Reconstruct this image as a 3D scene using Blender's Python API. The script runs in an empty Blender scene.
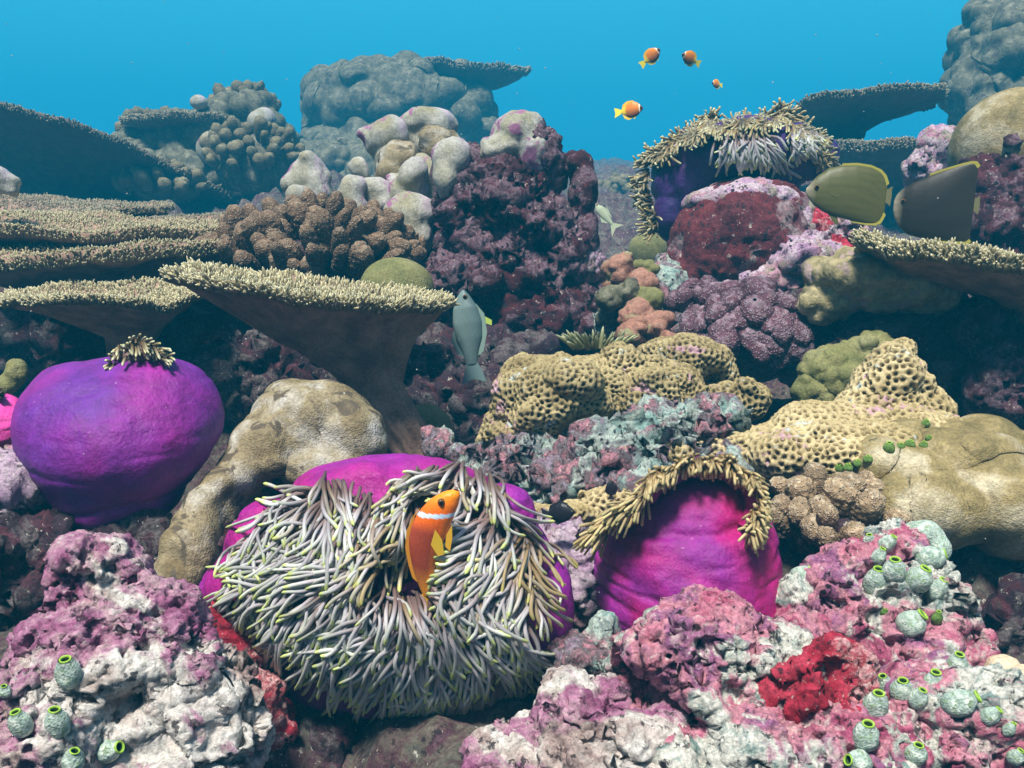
import bpy, bmesh, math, random
import numpy as np
from mathutils import Vector, Matrix
from mathutils.bvhtree import BVHTree
from mathutils.kdtree import KDTree

# ------------------------------------------------------------------ camera, world, sun, exposure
SC = bpy.context.scene
COL = SC.collection
F = 887.0
PITCH = math.radians(14)
CP, SP = math.cos(PITCH), math.sin(PITCH)
cam_d = bpy.data.cameras.new('camera')
cam = bpy.data.objects.new('camera', cam_d)
COL.objects.link(cam)
cam_d.sensor_width = 36
cam_d.lens = 36 * F / 1024
cam_d.clip_start = 0.02
cam_d.clip_end = 200
cam.rotation_euler = (math.pi / 2 - PITCH, 0, 0)
SC.camera = cam

SUN_EL, SUN_AZ = math.radians(68), math.radians(205)      # azimuth clockwise from +Y: light comes from over the camera's left shoulder
world = bpy.data.worlds.new('World')
SC.world = world
world.use_nodes = True
wn = world.node_tree
wn.nodes.clear()
w_out = wn.nodes.new('ShaderNodeOutputWorld')
w_bg = wn.nodes.new('ShaderNodeBackground')
w_sky = wn.nodes.new('ShaderNodeTexSky')
w_sky.sky_type = 'NISHITA'
w_sky.sun_disc = False
w_sky.sun_elevation = SUN_EL
w_sky.sun_rotation = SUN_AZ
w_bg.inputs['Strength'].default_value = 0.09
w_tc = wn.nodes.new('ShaderNodeTexCoord')
w_sep = wn.nodes.new('ShaderNodeSeparateXYZ')
w_ramp = wn.nodes.new('ShaderNodeValToRGB')            # colour of the open water by elevation
w_ramp.color_ramp.elements[0].position = 0.40
w_ramp.color_ramp.elements[0].color = (0.01, 0.10, 0.25, 1)
w_ramp.color_ramp.elements[1].position = 0.62
w_ramp.color_ramp.elements[1].color = (0.45, 4.3, 6.4, 1)
e = w_ramp.color_ramp.elements.new(0.48)
e.color = (0.09, 2.35, 4.7, 1)
w_map = wn.nodes.new('ShaderNodeMapRange')
w_map.inputs['From Min'].default_value = -1
w_map.inputs['From Max'].default_value = 1
w_m2 = wn.nodes.new('ShaderNodeMapRange')
w_m2.interpolation_type = 'SMOOTHSTEP'
w_m2.inputs['From Min'].default_value = 0.35
w_m2.inputs['From Max'].default_value = 0.75
w_mix = wn.nodes.new('ShaderNodeMixRGB')
L = wn.links
L.new(w_tc.outputs['Generated'], w_sep.inputs[0])
L.new(w_sep.outputs['Z'], w_map.inputs['Value'])
L.new(w_map.outputs[0], w_ramp.inputs[0])
L.new(w_sep.outputs['Z'], w_m2.inputs['Value'])
L.new(w_m2.outputs[0], w_mix.inputs[0])
w_side = wn.nodes.new('ShaderNodeMapRange')          # water glow dimmed behind the camera, added to cut fill on camera-facing sides
w_side.interpolation_type = 'SMOOTHSTEP'
w_side.inputs['From Min'].default_value = -.35
w_side.inputs['From Max'].default_value = .55
w_side.inputs['To Min'].default_value = .12
w_mul = wn.nodes.new('ShaderNodeMixRGB')
w_mul.blend_type = 'MULTIPLY'
w_mul.inputs[0].default_value = 1
w_cc = wn.nodes.new('ShaderNodeCombineColor')
L.new(w_sep.outputs['Y'], w_side.inputs['Value'])
for k_ in range(3):
    L.new(w_side.outputs[0], w_cc.inputs[k_])
L.new(w_ramp.outputs[0], w_mul.inputs[1])
L.new(w_cc.outputs[0], w_mul.inputs[2])
L.new(w_mul.outputs[0], w_mix.inputs[1])
L.new(w_sky.outputs[0], w_mix.inputs[2])
L.new(w_mix.outputs[0], w_bg.inputs['Color'])
L.new(w_bg.outputs[0], w_out.inputs['Surface'])

sun_d = bpy.data.lights.new('sun', 'SUN')
sun = bpy.data.objects.new('sun', sun_d)
COL.objects.link(sun)
sun_d.energy = 5.0
sun_d.angle = math.radians(11)
sun_d.color = (1.0, 0.96, 0.87)
sv = Vector((math.sin(SUN_AZ) * math.cos(SUN_EL), math.cos(SUN_AZ) * math.cos(SUN_EL), math.sin(SUN_EL)))
sun.rotation_euler = sv.to_track_quat('Z', 'Y').to_euler()
sun.location = sv * 5
SC.view_settings.view_transform = 'Standard'
SC.view_settings.look = 'None'
SC.view_settings.gamma = 1
SC.view_settings.exposure = 0.66
SC.render.engine = 'CYCLES'
SC.cycles.use_denoising = True
SC.cycles.volume_bounces = 0
SC.cycles.max_bounces = 5
SC.cycles.diffuse_bounces = 3
SC.cycles.use_adaptive_sampling = True
SC.cycles.adaptive_threshold = 0.02
HAZE_DENSITY = 0.058
HAZE_COLOR = (0.015, 0.48, 0.80, 1)

rng = np.random.default_rng(7)
CAM_R = np.array([1.0, 0, 0])
CAM_U = np.array([0, SP, CP])
CAM_F = np.array([0, CP, -SP])


def P(px, py, d):
    px, py, d = np.asarray(px, float), np.asarray(py, float), np.asarray(d, float)
    x = (px - 512) * d / F
    v = -(py - 384) * d / F
    return np.stack([x, d * CP + v * SP, v * CP - d * SP], -1)


def S(n, d):
    return n * d / F


# ------------------------------------------------------------------ noise
def _h(ix, iy, iz, seed):
    h = (ix.astype(np.int64) * 374761393 + iy.astype(np.int64) * 668265263 + iz.astype(np.int64) * 2147483647 + seed * 974711) & 0xffffffff
    h = ((h ^ (h >> 13)) * 1274126177) & 0xffffffff
    h = ((h ^ (h >> 16)) * 2246822519) & 0xffffffff
    return ((h ^ (h >> 15)) & 0xffffff) / float(0xffffff)


def vnoise(p, seed=0):
    i = np.floor(p).astype(np.int64)
    f = p - i
    f = f * f * (3 - 2 * f)
    r = 0
    for a in (0, 1):
        wx = f[:, 0] if a else 1 - f[:, 0]
        for b in (0, 1):
            wy = f[:, 1] if b else 1 - f[:, 1]
            for c in (0, 1):
                wz = f[:, 2] if c else 1 - f[:, 2]
                r = r + wx * wy * wz * _h(i[:, 0] + a, i[:, 1] + b, i[:, 2] + c, seed)
    return r * 2 - 1


def fbm(p, f, o=4, seed=0, g=0.5):
    a, r = 1.0, 0
    for k in range(o):
        r = r + a * vnoise(p * f + 17.3 * k, seed + k)
        a *= g
        f *= 2.03
    return r


def ridged(p, f, o=4, seed=0, g=0.5):
    a, r = 1.0, 0
    for k in range(o):
        r = r + a * (1 - 2 * np.abs(vnoise(p * f + 9.1 * k, seed + k)))
        a *= g
        f *= 2.03
    return r


def worley(p, f, seed=0, jit=0.9):
    p = p * f
    i = np.floor(p).astype(np.int64)
    f1 = np.full(len(p), 9.0)
    f2 = np.full(len(p), 9.0)
    for a in (-1, 0, 1):
        for b in (-1, 0, 1):
            for c in (-1, 0, 1):
                j = i + (a, b, c)
                q = np.stack([_h(j[:, 0], j[:, 1], j[:, 2], seed + k * 31) for k in range(3)], -1)
                q = j + 0.5 + (q - 0.5) * jit
                d = np.sqrt(((p - q) ** 2).sum(-1))
                m = d < f1
                f2 = np.where(m, f1, np.minimum(f2, d))
                f1 = np.where(m, d, f1)
    return f1, f2


def smooth(x, a, b):
    t = np.clip((x - a) / (b - a), 0, 1)
    return t * t * (3 - 2 * t)


# ------------------------------------------------------------------ objects
ORG = {}


def tag(o, label=None, cat=None, group=None, kind=None):
    if label: o['label'] = label
    if cat: o['category'] = cat
    if group: o['group'] = group
    if kind: o['kind'] = kind
    return o


def thing(name, label, cat, base, group=None):
    o = bpy.data.objects.new(name, None)
    o.empty_display_size = 0.02
    COL.objects.link(o)
    o.location = tuple(float(v) for v in base)
    ORG[o.name] = np.array(base, float)
    return tag(o, label, cat, group)


def mesh_np(name, V, Fc, sm=True):
    V = np.asarray(V, float)
    Fc = np.asarray(Fc, np.int32)
    me = bpy.data.meshes.new(name)
    m, k = Fc.shape
    me.vertices.add(len(V))
    me.vertices.foreach_set('co', V.ravel())
    me.loops.add(m * k)
    me.loops.foreach_set('vertex_index', Fc.ravel())
    me.polygons.add(m)
    me.polygons.foreach_set('loop_start', np.arange(0, m * k, k, dtype=np.int32))
    me.update(calc_edges=True)
    me.polygons.foreach_set('use_smooth', np.full(m, sm))
    return me


def attr(me, name, vals):
    vals = np.asarray(vals, float)
    if vals.ndim == 1:
        a = me.attributes.new(name, 'FLOAT', 'POINT')
        a.data.foreach_set('value', vals)
    else:
        a = me.attributes.new(name, 'FLOAT_COLOR', 'POINT')
        if vals.shape[1] == 3:
            vals = np.concatenate([vals, np.ones((len(vals), 1))], 1)
        a.data.foreach_set('color', vals.ravel())


def getV(me):
    V = np.empty(len(me.vertices) * 3)
    me.vertices.foreach_get('co', V)
    return V.reshape(-1, 3)


def getN(me):
    N = np.empty(len(me.vertices) * 3)
    me.vertex_normals.foreach_get('vector', N)
    return N.reshape(-1, 3)


def setV(me, V):
    me.vertices.foreach_set('co', np.asarray(V, float).ravel())
    me.update()


def link(name, me, mat, parent=None):
    """me in world coordinates; becomes a child of parent, or a thing of its own."""
    V = getV(me)
    if parent is not None:
        org = ORG[parent.name]
    else:
        org = np.array([V[:, 0].mean(), V[:, 1].mean(), V[:, 2].min()])
    setV(me, V - org)
    o = bpy.data.objects.new(name, me)
    me.name = name
    COL.objects.link(o)
    if mat is not None:
        me.materials.append(mat)
    if parent is not None:
        o.parent = parent
    else:
        o.location = tuple(org)
    ORG[o.name] = org
    return o


def E(px, py, d, rx, ry, rd=None, rot=0, dz=0.0):
    """ellipsoid: centre seen at px,py at depth d (+dz metres), radii in pixels at that depth"""
    rd = (rx + ry) / 2 if rd is None else rd
    return (P(px, py, d + dz), (S(rx, d), S(rd, d), S(ry, d)), math.radians(rot))


CAMM = Matrix((CAM_R, CAM_F, CAM_U)).transposed().to_4x4()


def blobs(items, voxel, sm=4, sub=3):
    bm = bmesh.new()
    for c, r, rot in items:
        M = Matrix.Translation(Vector(c)) @ CAMM @ Matrix.Rotation(rot, 4, 'Y') @ Matrix.Diagonal((r[0], r[1], r[2], 1))
        bmesh.ops.create_icosphere(bm, subdivisions=sub, radius=1, matrix=M)
    me = bpy.data.meshes.new('t')
    bm.to_mesh(me)
    bm.free()
    o = bpy.data.objects.new('t', me)
    COL.objects.link(o)
    md = o.modifiers.new('r', 'REMESH')
    md.mode = 'VOXEL'
    md.voxel_size = voxel
    md.adaptivity = 0
    if sm:
        ms = o.modifiers.new('s', 'SMOOTH')
        ms.factor = 0.5
        ms.iterations = sm
    dg = bpy.context.evaluated_depsgraph_get()
    r = bpy.data.meshes.new_from_object(o.evaluated_get(dg))
    bpy.data.objects.remove(o)
    bpy.data.meshes.remove(me)
    r.polygons.foreach_set('use_smooth', np.full(len(r.polygons), True))
    return r


def lump(items, n, s, seed, up=0.0):
    """add n small blobs on the surfaces of items, radius s (fraction of the small radius)"""
    g = np.random.default_rng(seed)
    out = list(items)
    for _ in range(n):
        c, r, rot = items[g.integers(len(items))]
        v = g.normal(size=3)
        v[1] = -abs(v[1])
        v[2] += up
        v /= np.linalg.norm(v)
        rr = min(r) * s * g.uniform(0.6, 1.4)
        q = c + CAM_R * v[0] * r[0] * .9 + CAM_F * v[1] * r[1] * .9 + CAM_U * v[2] * r[2] * .9
        out.append((q, (rr * g.uniform(.8, 1.3), rr, rr * g.uniform(.6, 1.1)), g.uniform(-1, 1)))
    return out


def disp(me, fn):
    V = getV(me)
    N = getN(me)
    h = fn(V)
    setV(me, V + N * h[:, None])
    return h


def dent(me, px, py, d, r, depth):
    """push the surface away from the viewer's side round a point: a hollow"""
    V = getV(me)
    c = P(px, py, d)
    R = S(r, d)
    q = V - c
    lat = np.stack([q @ CAM_R, q @ CAM_U], -1)
    w = np.exp(-(lat ** 2).sum(-1) / (R * R) * 1.6)
    front = (getN(me) @ CAM_F) < 0.3
    setV(me, V + CAM_F * (w * depth * front)[:, None])


def rocky(me, k=1.0, seed=0, pits=1.0):
    """crusty reef rock: lumps, ridges, bored holes.  k scales the relief"""
    disp(me, lambda V: k * (0.020 * fbm(V, 16, 3, seed)))
    disp(me, lambda V: k * 0.0055 * ridged(V, 42, 4, seed + 5, .6))
    disp(me, lambda V: -k * .022 * smooth(.16 - np.abs(vnoise(V * 17 + .4 * vnoise(V * 60, seed + 30)[:, None], seed + 31)), 0, .16) * smooth(vnoise(V * 9, seed + 33), -.3, .3))

    def pit(V):
        f1, f2 = worley(V + 0.006 * np.stack([vnoise(V * 60, seed + 41), vnoise(V * 60, seed + 42), vnoise(V * 60, seed + 43)], -1), 62, seed + 9)
        m = smooth(vnoise(V * 14, seed + 12), -0.05, 0.4)
        g1, g2 = worley(V, 150, seed + 19)
        h1, h2 = worley(V, 120, seed + 29)
        m2 = smooth(vnoise(V * 22, seed + 15), .05, .35)
        return k * (-0.006 * pits * m2 * smooth(0.42 - h1, 0, .25) - 0.015 * pits * m * smooth(0.44 - f1, 0, .28) + 0.0022 * (1 - g1))
    disp(me, pit)
    if k > .5:
        disp(me, lambda V: k * 0.0016 * fbm(V, 260, 2, seed + 3))


def tubes(paths, radii, sides=6, ref=None):
    """paths (N,K,3), radii (N,K) -> V, F, t (0..1 along), idx"""
    N, K, _ = paths.shape
    T = np.gradient(paths, axis=1)
    T /= np.linalg.norm(T, axis=2, keepdims=True) + 1e-12
    ref = np.array([0.31, -0.83, 0.46]) if ref is None else np.asarray(ref, float)
    A = np.cross(T, ref / np.linalg.norm(ref))
    A /= np.linalg.norm(A, axis=2, keepdims=True) + 1e-9
    B = np.cross(T, A)
    th = np.linspace(0, 2 * np.pi, sides, endpoint=False)
    ring = A[:, :, None] * np.cos(th)[None, None, :, None] + B[:, :, None] * np.sin(th)[None, None, :, None]
    V = paths[:, :, None] + ring * radii[:, :, None, None]
    V = V.reshape(-1, 3)
    k, s = np.meshgrid(np.arange(K - 1), np.arange(sides), indexing='ij')
    a = k * sides + s
    b = k * sides + (s + 1) % sides
    q = np.stack([a, b, b + sides, a + sides], -1).reshape(-1, 4)
    Fc = (q[None] + (np.arange(N) * K * sides)[:, None, None]).reshape(-1, 4)
    t = np.broadcast_to(np.linspace(0, 1, K)[None, :, None], (N, K, sides)).ravel()
    idx = np.broadcast_to(np.arange(N)[:, None, None], (N, K, sides)).ravel()
    return V, Fc, t, idx


def grid_faces(R, C, wrap=True):
    k, s = np.meshgrid(np.arange(R - 1), np.arange(C if wrap else C - 1), indexing='ij')
    a = k * C + s
    b = k * C + (s + 1) % C
    return np.stack([a, b, b + C, a + C], -1).reshape(-1, 4)


# ------------------------------------------------------------------ materials
class Mat:
    def __init__(s, name, rough=0.8):
        s.m = bpy.data.materials.new(name)
        s.m.use_nodes = True
        s.t = s.m.node_tree
        s.b = s.t.nodes['Principled BSDF']
        s.b.inputs['Roughness'].default_value = rough
        s.b.inputs['Specular IOR Level'].default_value = 0.25
        s.co = s.node('ShaderNodeTexCoord').outputs['Object']

    def node(s, t, **kw):
        n = s.t.nodes.new(t)
        for k, v in kw.items():
            k2 = k.replace('_', ' ')
            if k2 in n.inputs:
                s.put(n.inputs[k2], v)
            else:
                setattr(n, k, v)
        return n

    def put(s, sock, v):
        if hasattr(v, 'links') and hasattr(v, 'is_output'):
            s.t.links.new(v, sock)
        else:
            sock.default_value = v

    def noise(s, scale, detail=4, rough=.55, dist=0, co=None):
        n = s.node('ShaderNodeTexNoise', Scale=scale, Detail=detail, Roughness=rough, Distortion=dist)
        s.put(n.inputs['Vector'], co or s.co)
        return n.outputs['Fac']

    def voro(s, scale, feature='F1', co=None):
        n = s.node('ShaderNodeTexVoronoi', Scale=scale)
        n.feature = feature
        s.put(n.inputs['Vector'], co or s.co)
        return n.outputs['Distance']

    def ramp(s, fac, stops, interp='LINEAR'):
        n = s.node('ShaderNodeValToRGB')
        r = n.color_ramp
        r.interpolation = interp
        for i, (p, c) in enumerate(stops):
            el = r.elements[i] if i < 2 else r.elements.new(p)
            el.position = p
            el.color = (*c, 1) if len(c) == 3 else c
        s.put(n.inputs[0], fac)
        return n.outputs[0]

    def rng(s, v, a, b, c=0., d=1.):
        n = s.node('ShaderNodeMapRange')
        n.inputs['From Min'].default_value = a
        n.inputs['From Max'].default_value = b
        n.inputs['To Min'].default_value = c
        n.inputs['To Max'].default_value = d
        s.put(n.inputs['Value'], v)
        return n.outputs[0]

    def mix(s, fac, a, b, mode='MIX'):
        n = s.node('ShaderNodeMixRGB')
        n.blend_type = mode
        s.put(n.inputs[0], fac)
        for i, v in ((1, a), (2, b)):
            if isinstance(v, tuple) and len(v) == 3:
                v = (*v, 1)
            s.put(n.inputs[i], v)
        return n.outputs[0]

    def math(s, op, a, b=0.0):
        n = s.node('ShaderNodeMath')
        n.operation = op
        s.put(n.inputs[0], a)
        s.put(n.inputs[1], b)
        return n.outputs[0]

    def attr(s, name, out='Fac'):
        n = s.node('ShaderNodeAttribute')
        n.attribute_name = name
        return n.outputs[out]

    def scale(s, col, fac):
        return s.mix(1.0, col, s.node('ShaderNodeCombineColor', Red=fac, Green=fac, Blue=fac).outputs[0], 'MULTIPLY')

    def bump(s, h, dist, strength=1.0, nrm=None):
        n = s.node('ShaderNodeBump')
        n.inputs['Strength'].default_value = strength
        n.inputs['Distance'].default_value = dist
        s.put(n.inputs['Height'], h)
        if nrm is not None:
            s.put(n.inputs['Normal'], nrm)
        s.t.links.new(n.outputs[0], s.b.inputs['Normal'])
        return n.outputs[0]

    def color(s, c):
        s.put(s.b.inputs['Base Color'], c)
        return s


def crust(name, A, B, k=1.0, mixbias=0.0, holes=True, bump=1.0, dark=(0.02, 0.014, 0.02)):
    """reef rock under coralline algae, sponge and turf: two palettes in patches, speckle, bored holes"""
    m = Mat(name, .85)

    def stops(c):
        n = len(c)
        return [(0.30 + 0.40 * i / (n - 1), c[i]) for i in range(n)]
    a = m.ramp(m.noise(15 * k, 7, .60, .9), stops(A))
    off = m.node('ShaderNodeVectorMath', operation='ADD')
    m.put(off.inputs[0], m.co)
    off.inputs[1].default_value = (3.1, 7.7, 1.9)
    b = m.ramp(m.noise(34 * k, 9, .7, .8, off.outputs[0]), stops(B))
    f = m.rng(m.noise(8 * k, 7, .62, .9, off.outputs[0]), .48 - mixbias, .52 - mixbias)
    c = m.mix(f, a, b)
    sp = m.rng(m.noise(210 * k, 4, .7), .32, .68, .55, 1.35)
    c = m.scale(c, sp)
    sp2 = m.noise(90 * k, 5, .7)
    c = m.mix(m.rng(sp2, .575, .62, 0, .85), c, dark)
    c = m.mix(m.rng(m.noise(120 * k, 4, .7, 0, off.outputs[0]), .63, .67, 0, .6), c, (.75, .72, .62))
    if holes:
        v = m.voro(75 * k)
        g = m.rng(m.noise(12 * k, 2), .5, .6)
        c = m.mix(m.math('MULTIPLY', m.rng(v, .30, .2), g), c, dark)
    m.color(c)
    n1 = m.bump(m.noise(85 * k, 8, .7), .006 * bump / k)
    m.bump(m.noise(330 * k, 5, .7), .0022 * bump / k, 1, n1)
    return m.m


M = {}
M['rock_pink'] = crust('rock_pink', [(.06, .010, .030), (.45, .09, .18), (.64, .28, .34), (.30, .10, .24), (.78, .62, .56)],
                       [(.05, .06, .05), (.24, .34, .31), (.78, .74, .66), (.40, .46, .40), (.12, .03, .05)], .9, .02)
M['rock_white'] = crust('rock_white', [(.10, .04, .05), (.52, .40, .36), (.82, .78, .72), (.66, .58, .54), (.42, .20, .26)],
                        [(.06, .015, .03), (.34, .10, .22), (.48, .22, .34), (.60, .40, .44), (.12, .07, .05)], .7, -.03)
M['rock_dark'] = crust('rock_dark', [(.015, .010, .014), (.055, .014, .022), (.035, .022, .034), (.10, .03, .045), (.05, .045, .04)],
                       [(.02, .03, .03), (.06, .02, .03), (.14, .12, .12), (.04, .03, .03), (.10, .04, .07)], 1.0)  # near-black palette; in the gaps its colour also carries the shade
M['rock_maroon'] = crust('rock_maroon', [(.012, .005, .008), (.07, .009, .014), (.035, .010, .018), (.10, .02, .03), (.03, .02, .02)],
                         [(.02, .016, .02), (.09, .022, .04), (.20, .13, .16), (.07, .012, .022), (.035, .03, .025)], .75, .015)
M['brick'] = crust('rock_brick', [(.05, .010, .014), (.17, .028, .034), (.11, .018, .026), (.20, .05, .06)], [(.07, .03, .035), (.24, .12, .14), (.30, .24, .24), (.12, .02, .025)], .6, -.05)
M['rock_lilac'] = crust('rock_lilac', [(.20, .10, .20), (.44, .28, .42), (.55, .45, .50), (.24, .12, .22)],
                        [(.15, .13, .12), (.32, .30, .22), (.50, .24, .34), (.12, .03, .05)], 1.0)
M['rock_teal'] = crust('rock_teal', [(.08, .10, .10), (.22, .36, .33), (.45, .52, .46), (.16, .20, .20), (.34, .20, .28)],
                       [(.30, .26, .10), (.50, .22, .28), (.12, .10, .10), (.30, .24, .30), (.20, .07, .12)], 1.2)
M['sponge_red'] = crust('sponge_red', [(.10, .005, .012), (.38, .014, .04), (.52, .05, .09), (.30, .012, .035)],
                        [(.42, .02, .05), (.70, .42, .42), (.30, .01, .03), (.62, .50, .46)], 1.3, -.05)
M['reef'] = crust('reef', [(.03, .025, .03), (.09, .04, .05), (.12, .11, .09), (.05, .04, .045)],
                  [(.07, .08, .07), (.16, .14, .11), (.09, .03, .05), (.20, .15, .17)], .7)  # ground kept dark: shade of the cavities between corals is in the colour


def smooth_coral(name, c1, c2, c3, fs=8, pore=420, patch=None, rough=.7):
    m = Mat(name, rough)
    c = m.ramp(m.noise(fs, 4, .55, .3), [(.33, c1), (.5, c2), (.67, c3)])
    c = m.scale(c, m.rng(m.noise(pore * .6, 3, .6), .3, .7, .70, 1.25))
    c = m.scale(c, m.rng(m.noise(70, 6, .7), .3, .7, .78, 1.2))
    c = m.mix(m.rng(m.noise(48, 7, .72), .64, .69, 0, .7), c, tuple(v * .35 for v in c1))
    if patch:
        c = m.mix(m.rng(m.noise(fs * 1.6, 7, .62, .5), .56, .60), c, patch)
        c = m.mix(m.rng(m.noise(95, 5, .7), .66, .70, 0, .8), c, (.5, .46, .4))
    m.color(c)
    n = m.bump(m.noise(60, 6, .65), .005, .8)
    m.bump(m.voro(pore), .0012, .6, n)
    return m.m


M['porites'] = smooth_coral('porites', (.15, .12, .045), (.26, .20, .085), (.46, .40, .27), 16)
M['porites_pale'] = smooth_coral('porites_pale', (.15, .11, .05), (.26, .21, .12), (.42, .40, .35), 17, patch=(.09, .07, .045, 1))
M['porites_lilac'] = smooth_coral('porites_lilac', (.26, .24, .15), (.38, .37, .33), (.46, .33, .48), 9, patch=(.26, .10, .20, 1))
M['porites_green'] = smooth_coral('porites_green', (.12, .13, .04), (.20, .19, .07), (.24, .24, .13), 9)
M['porites_tan'] = smooth_coral('porites_tan', (.14, .12, .05), (.26, .22, .11), (.38, .32, .18), 16, 180, patch=(.30, .22, .20, 1))
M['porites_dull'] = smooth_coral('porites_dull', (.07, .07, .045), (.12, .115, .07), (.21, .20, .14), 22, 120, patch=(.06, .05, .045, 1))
M['coral_salmon'] = smooth_coral('coral_salmon', (.20, .09, .06), (.32, .16, .11), (.22, .15, .11), 18, 300, patch=(.24, .22, .11, 1))
M['cream'] = smooth_coral('cream', (.55, .40, .26), (.62, .50, .34), (.50, .44, .36), 14)


def cell_coral(name, ridge, ridge2, pit):
    m = Mat(name, .7)
    base = m.ramp(m.noise(14, 6, .6, .4), [(.35, ridge), (.55, ridge2), (.68, tuple(min(1, x * 1.25) for x in ridge2))])
    base = m.scale(base, m.rng(m.noise(350, 3, .6), .3, .7, .75, 1.25))
    at = m.attr('cell')
    c = m.mix(m.rng(at, .46, .22), base, pit)
    c = m.mix(m.rng(m.noise(19, 7, .7, .6), .60, .63, 0, .85), c, (.46, .27, .34))
    c = m.mix(m.rng(m.noise(29, 7, .7, .6), .61, .64, 0, .85), c, (.42, .50, .50))
    m.color(c)
    m.bump(m.noise(300, 4, .65), .0015)
    return m.m


M['honey'] = cell_coral('honeycomb_coral', (.29, .22, .09), (.48, .39, .21), (.10, .07, .02))
M['honey_dark'] = cell_coral('honeycomb_dark', (.20, .15, .06), (.37, .30, .15), (.06, .045, .015))


def simple(name, c1, c2, fs=30, rough=.7, bump=.001, fine=250):
    m = Mat(name, rough)
    c = m.ramp(m.noise(fs, 5, .6), [(.36, c1), (.64, c2)])
    c = m.scale(c, m.rng(m.noise(fine, 3, .6), .3, .7, .75, 1.25))
    m.color(c)
    if bump:
        m.bump(m.noise(fine, 4, .6), bump)
    return m.m


def tipped(name, low, mid, tip, rough=.7, a=.25, b=.75, c_=1.0):
    m = Mat(name, rough)
    t = m.attr('t')
    c = m.ramp(t, [(a, low), (b, mid), (c_, tip)])
    c = m.scale(c, m.rng(m.attr('rnd'), 0, 1, .62, 1.3))
    m.color(c)
    return m


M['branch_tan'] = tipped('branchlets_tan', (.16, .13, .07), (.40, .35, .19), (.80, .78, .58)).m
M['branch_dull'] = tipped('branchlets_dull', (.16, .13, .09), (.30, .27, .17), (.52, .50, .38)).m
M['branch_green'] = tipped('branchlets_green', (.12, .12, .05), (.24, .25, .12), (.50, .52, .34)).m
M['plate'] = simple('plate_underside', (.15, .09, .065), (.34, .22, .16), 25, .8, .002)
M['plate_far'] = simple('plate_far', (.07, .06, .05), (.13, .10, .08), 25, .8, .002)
def finger_mat(name, low, mid, tip, dot, sc):
    m = Mat(name, .8)
    t = m.attr('t')
    c = m.ramp(t, [(.15, low), (.7, mid), (1.0, tip)])
    c = m.scale(c, m.rng(m.attr('rnd'), 0, 1, .7, 1.25))
    v = m.voro(sc)
    c = m.mix(m.rng(v, .42, .22, 0, .7), c, dot)
    c = m.scale(c, m.rng(m.noise(90, 5, .65), .3, .7, .6, 1.35))
    m.color(c)
    n_ = m.bump(m.rng(v, .5, .1), .0022)
    m.bump(m.noise(420, 3, .6), .001, 1, n_)
    return m.m


M['finger_brown'] = finger_mat('finger_brown', (.05, .03, .018), (.14, .085, .05), (.28, .21, .14), (.40, .32, .22), 200)
M['finger_purple'] = finger_mat('finger_purple', (.035, .012, .018), (.09, .035, .05), (.30, .22, .26), (.34, .26, .30), 200)
M['finger_tan'] = finger_mat('finger_tan', (.09, .055, .03), (.27, .19, .11), (.52, .43, .30), (.60, .50, .36), 330)
M['finger_olive'] = finger_mat('finger_olive', (.08, .06, .03), (.16, .13, .07), (.26, .24, .15), (.30, .28, .18), 150)


def tentacle_mat(name, low, mid, pre, tip):
    m = Mat(name, .45)
    t = m.attr('t')
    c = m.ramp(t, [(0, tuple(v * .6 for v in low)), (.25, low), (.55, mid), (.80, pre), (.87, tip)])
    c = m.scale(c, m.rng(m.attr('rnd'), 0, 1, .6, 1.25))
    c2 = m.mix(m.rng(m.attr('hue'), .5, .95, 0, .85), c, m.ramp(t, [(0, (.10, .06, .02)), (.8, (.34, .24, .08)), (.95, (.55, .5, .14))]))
    m.color(c2)
    m.b.inputs['Subsurface Weight'].default_value = 0.12
    m.b.inputs['Subsurface Radius'].default_value = (.004, .003, .003)
    m.b.inputs['Subsurface Scale'].default_value = .5
    return m.m


M['tent'] = tentacle_mat('tentacle_lilac', (.18, .12, .11), (.40, .38, .40), (.48, .51, .43), (.54, .62, .20))
M['tent_yellow'] = tentacle_mat('tentacle_yellow', (.16, .10, .04), (.42, .32, .16), (.55, .48, .24), (.74, .72, .26))
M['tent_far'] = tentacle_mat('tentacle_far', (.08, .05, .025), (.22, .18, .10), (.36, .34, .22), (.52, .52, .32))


def column_mat(name, c1, c2, c3):
    m = Mat(name, .5)
    c = m.ramp(m.noise(7, 3, .5, .3), [(.36, c1), (.5, c2), (.66, c3)])
    c = m.scale(c, m.rng(m.noise(45, 6, .7), .3, .7, .72, 1.25))
    c = m.mix(m.rng(m.noise(160, 4, .7), .66, .72, 0, .35), c, (.6, .4, .55))
    c = m.scale(c, m.rng(m.noise(320, 3, .6), .3, .7, .88, 1.12))
    m.color(c)
    m.b.inputs['Subsurface Weight'].default_value = 0.08
    m.b.inputs['Subsurface Radius'].default_value = (.008, .002, .006)
    m.b.inputs['Subsurface Scale'].default_value = .5
    n = m.bump(m.noise(30, 7, .65), .008, .8)
    st = m.node('ShaderNodeMapping')
    m.put(st.inputs[0], m.co)
    st.inputs['Scale'].default_value = (1, 1, .12)
    m.bump(m.noise(210, 3, .6, 0, st.outputs[0]), .0009, .8, n)
    return m.m


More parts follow.
